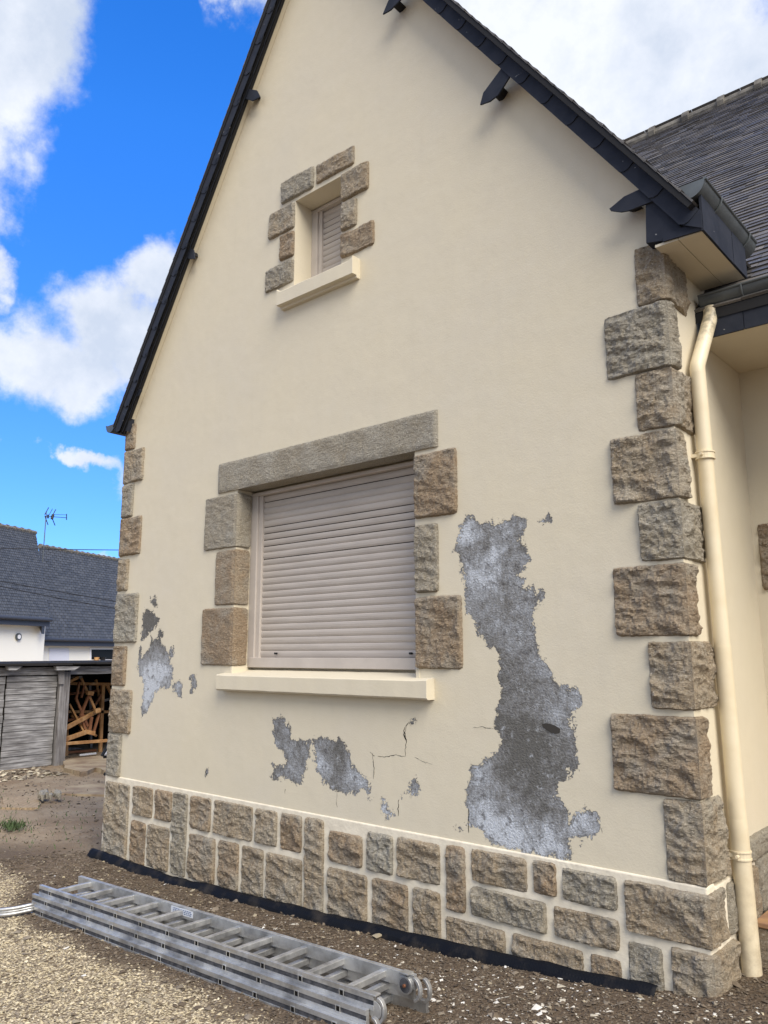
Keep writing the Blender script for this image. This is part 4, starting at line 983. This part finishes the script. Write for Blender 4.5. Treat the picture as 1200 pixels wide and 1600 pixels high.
for j in range(n_+1):
    for i in range(n_+1):
        u, v = i/n_, j/n_; p = Vector(Wp(161+14*u+8*v*(1-u)+8*u, 1180-26*v+2*u)); p.x += .03+.06*math.sin(v*3.1)+.03*noise.noise(Vector((u*5, v*5, 0))); vs.append(p)
mb.add(vs, [(j*(n_+1)+i, j*(n_+1)+i+1, (j+1)*(n_+1)+i+1, (j+1)*(n_+1)+i) for j in range(n_) for i in range(n_)])
sk = mb.build('sack', m_cloth, None, smooth=True); sk.modifiers.new('s', 'SOLIDIFY').thickness = .02; tag(sk, 'crumpled white sack hanging over the edge of the black wheelbarrow', 'sack')
# broken concrete slab in front of the shed
def slab(name, pts, m, th, label, zt_=-.228):
    P = [at(a, b_, 2, zt_) for a, b_ in pts]; poly = []
    for k in range(len(P)):
        a, b_ = P[k], P[(k+1) % len(P)]; n_ = max(2, int(np.linalg.norm(b_-a)/.12))
        for q in range(n_): poly.append((a[0]+(b_[0]-a[0])*q/n_+random.uniform(-.025, .025), a[1]+(b_[1]-a[1])*q/n_+random.uniform(-.025, .025), zt_))
    mb = MB(); mb.prism(poly, (0, 0, -th)); o = mb.build(name, m, None); tag(o, label, 'slab'); return o
slab('concrete_slab', [(98,1186),(182,1178),(190,1200),(165,1204),(150,1199),(130,1206),(100,1200)], m_conc, .25, 'cracked pale concrete threshold slab in front of the open shed bay', -.18)
slab('concrete_slab', [(100,1228),(180,1222),(185,1242),(110,1240),(70,1237)], m_conc, .12, 'flat earthy slab of broken concrete halfway between shed and house')
m_pav, t, b = mat('paving', (.36, .27, .17), .9); c = coord(t)
br = t.nodes.new('ShaderNodeTexBrick'); br.inputs['Scale'].default_value = 6; br.inputs['Color1'].default_value = (.40,.30,.19,1); br.inputs['Color2'].default_value = (.33,.24,.15,1); br.inputs['Mortar'].default_value = (.22,.17,.11,1); br.inputs['Mortar Size'].default_value = .03; t.links.new(c, br.inputs['Vector']); t.links.new(br.outputs[0], b.inputs['Base Color'])
slab('paved_patch', [(5,1245),(64,1243),(58,1262),(2,1262)], m_pav, .1, 'small patch of pale ribbed paving sunk in the dirt at left')
mb = MB()
for k in range(8):
    q = at(62+random.uniform(-4, 30), 1246+random.uniform(-4, 3), 2, -.2); s = random.uniform(.03, .07)
    mb.tube([(q[0]-s, q[1], q[2]), (q[0]-s*.3, q[1]+.02, q[2]+.05), (q[0]+s*.6, q[1], q[2]+.04), (q[0]+s, q[1], q[2]-.02)], [s*.3, s*.75, s*.6, s*.2], 7)
tag(mb.build('rubble', m_stoneg), 'dark broken lumps at the edge of the paved patch', kind='stuff')
mb = MB()
for k in range(420):
    q = at(20+random.gauss(0, 11), 1292+random.gauss(0, 3.2), 2, -.22) if k < 260 else at(random.uniform(0, 160), random.uniform(1235, 1330), 2, -.22); a = random.uniform(0, 6.28); h_ = random.uniform(.03, .08)*(1 if k < 260 else .6); w_ = .006
    x, y, z_ = q; mb.add([(x-w_*math.sin(a), y+w_*math.cos(a), z_), (x+w_*math.sin(a), y-w_*math.cos(a), z_), (x+h_*.8*math.cos(a), y+h_*.8*math.sin(a), z_+h_)], [(0, 1, 2)])
tag(mb.build('grass', m_leaf), 'small tuft of green grass and a few stray blades in the brown dirt at left', kind='stuff')

# ------------------------------------------------------------------ neighbour house
nb = empty('neighbour_house', (0, 0, 0)); tag(nb, 'white neighbouring house with dark slate roofs beyond the shed', 'house')
NX = -30.
al = rad(-16)      # its front turned a little from the y axis
o0 = Vector(tuple(at(90, 1000, 0, NX))); dirN = Vector((math.sin(-al)*-1, math.cos(al), 0)); dirN = Vector((-math.sin(rad(23)), math.cos(rad(23)), 0)); nrmN = Vector((math.cos(rad(23)), math.sin(rad(23)), 0))
def Np(px, py, back=0.):            # on the neighbour's front plane pushed back by `back`
    d = Vector(rayd(px, py)); C_ = Vector(CAM); p0 = o0-nrmN*back; t_ = (p0-C_).dot(nrmN)/d.dot(nrmN); return C_+d*t_
def nroof(g0, g1, rl, rr_, back, name, dx=0.):
    mb = MB(); a = Np(*g0, dx); b_ = Np(*g1, dx); c_ = Np(*rr_, dx+back); d_ = Np(*rl, dx+back)
    z0 = (a.z+b_.z)/2; z1 = (c_.z+d_.z)/2; a.z = b_.z = z0; c_.z = d_.z = z1
    n = 34; rows = n; nrm = (b_-a).cross(d_-a).normalized()
    if nrm.z < 0: nrm = -nrm
    for r in range(rows):
        t0, t1 = r/rows, (r+1.25)/rows; l0, r0 = a.lerp(d_, t0), b_.lerp(c_, t0); l1, r1 = a.lerp(d_, min(1, t1)), b_.lerp(c_, min(1, t1)); k = 56; sh_ = .5/k if r % 2 else 0
        for q in range(k+1):
            u0, u1 = max(0, q/k-sh_), min(1, (q+1)/k-sh_-.002)
            if u1 <= u0: continue
            w_ = random.uniform(.012, .022)
            mb.add([l0.lerp(r0, u0)+nrm*w_, l0.lerp(r0, u1)+nrm*w_, l1.lerp(r1, u1), l1.lerp(r1, u0), l0.lerp(r0, u0), l0.lerp(r0, u1)], [(0,1,2,3), (4,5,1,0)], tone=random.random())
    mb.prism([a-nrm*.01, b_-nrm*.01, c_-nrm*.01, d_-nrm*.01], -nrm*.1)
    o = mb.build('roof', m_slatef, nb)
    mb = MB(); dd = c_-d_; m_ = max(3, int(dd.length/.42))
    for q in range(m_):
        mb.tube([d_.lerp(c_, q/m_), d_.lerp(c_, (q+1)/m_)], .09, 8); mb.tube([d_.lerp(c_, q/m_)-dd.normalized()*.05, d_.lerp(c_, q/m_)+dd.normalized()*.05], .125, 8)
    mb.build('ridge_tiles', m_ridge, o)
    return o, a, b_, c_, d_
def wallq(a, b_, z0, dpt, name='wall', m=m_white):
    mb = MB(); p = [Vector((a.x, a.y, z0)), Vector((b_.x, b_.y, z0)), b_.copy(), a.copy()]; mb.prism(p, -nrmN*dpt); return mb.build(name, m, nb)
r1, a1, b1, c1, d1 = nroof((-160, 958), (78, 964), (-170, 806), (57, 818), 3.6, 'L')
r2, a2, b2, c2, d2 = nroof((60, 999), (330, 1003), (62, 872), (325, 886), 3.4, 'R', .9)
e1 = Np(71, 980, .35); s1 = Np(-160, 980, .35); e1.z = s1.z = a1.z-.12; wallq(s1, e1, -.3, 6.6)
e2 = Np(330, 1005, 1.2); s2 = Np(66, 1005, 1.2); e2.z = s2.z = a2.z-.1; wallq(s2, e2, -.3, 5.)
mb = MB(); dd = dirN*.0
for a, b_, zt in ((a1, b1, a1.z), (a2, b2, a2.z)):
    p0, p1 = a.copy()-nrmN*.0, b_.copy(); p0.z = p1.z = zt-.16; mb.bar(p0, p1, .03, .28); p0 = p0+nrmN*.09; p1 = p1+nrmN*.09; p0.z = p1.z = zt-.03; mb.tube([p0, p1], .075, 10)
mb.build('fascia_gutter', m_fdark, nb)
# verge end of the tall roof down to the low roof, gable triangle
mb = MB(); p = [b1.copy(), c1.copy(), c1-Vector((0,0,2.5)), b1-Vector((0,0,.6))]; mb.prism([q-dirN*.25 for q in p], -dirN*.15); mb.build('gable_end', m_fdark, nb)
q = Np(28, 995, .33); mb = MB(); mb.tube([q, q+nrmN*.06], .14, 20); vnt = mb.build('round_vent', m_zinc, nb); mb = MB(); mb.tube([q+nrmN*.06, q+nrmN*.07], .085, 16); mb.build('vent_cover', m_whitep, vnt)
def nrect(px0, px1, py0, py1, dp, th, m, name, par=None):
    p = [Np(px0, py1, dp), Np(px1, py1, dp), Np(px1, py0, dp), Np(px0, py0, dp)]; mb = MB(); mb.prism(p, -nrmN*th); return mb.build(name, m, par or nb)
m_door, t, b = mat('pale_door', (.66, .67, .72), .5)
nrect(77, 108, 1013, 1045, 1.17, .04, m_door, 'door')
wf = nrect(140, 200, 1012, 1042, 1.17, .04, m_whitep, 'window'); nrect(143.5, 198, 1015, 1030, 1.15, .02, m_glass, 'pane', wf)
# small flower pot and dark pot by that window, standing on the shed's far edge
for px, m, nm, lab, cat in ((151, m_worange, 'flower_pot', 'small orange pot on the ledge below the neighbour window', 'pot'), (161, m_black, 'bucket', 'small dark bucket on the ledge beside the orange pot', 'bucket')):
    p = Np(px, 1031, 1.05); mb = MB(); mb.tube([p+Vector((0,0,-.1)), p+Vector((0,0,.1)), p+Vector((0,0,.12))], [.08, .12, .13], 12); tag(mb.build(nm, m), lab, cat)
# antenna
an = empty('roof_antenna', (0, 0, 0)); tag(an, 'thin television aerial on a mast at the step between the slate roofs', 'antenna')
AXb = 2.6
def Ap(px, py): return Np(px, py, AXb)
mb = MB(); mb.tube([Ap(66.5, 878), Ap(72, 806)], .022, 8); mb.tube([Ap(72, 812), Ap(72.3, 800)], .02, 8); mb.build('mast', m_zinc, an)
mb = MB(); mb.tube([Ap(71, 806.5), Ap(104, 809)], .014, 6); mb.tube([Ap(84, 804), Ap(104, 804.5)], .01, 6); mb.build('boom', m_cable, an)
for (a, b_, w_) in (((76,793),(70,804),.02), ((82,795),(76,806),.014), ((87,796),(81,808),.02), ((70,806),(75,820),.02), ((80,806),(86,821),.02), ((104,803),(104,812.5),.02), ((83,804),(81,811),.06), ((75,804),(75,810),.04)):
    mb = MB(); mb.tube([Ap(*a), Ap(*b_)], w_, 6); mb.build('element', m_cable, an)
# cables
def cable(a, b_, da, db, sag, lab):
    p0 = Vector(CAM)+Vector(rayd(*a))*da; p1 = Vector(CAM)+Vector(rayd(*b_))*db; n_ = 24
    mb = MB(); mb.tube([p0.lerp(p1, k/n_)-Vector((0, 0, sag*4*(k/n_)*(1-k/n_))) for k in range(n_+1)], .011, 6); tag(mb.build('overhead_cable', m_cable, None, smooth=True), lab, 'cable', 'overhead cables in front of the neighbour house')
cable((-60, 855), (420, 858), 22, 24, .05, 'straight overhead cable crossing the sky just above the low slate ridge')
cable((-60, 897), (420, 975), 20, 22, .05, 'sloping overhead cable crossing in front of the neighbour slate roof, upper of the close pair')
cable((-60, 902), (420, 978), 20, 22, .16, 'sagging overhead cable crossing in front of the neighbour slate roof, lower of the close pair')
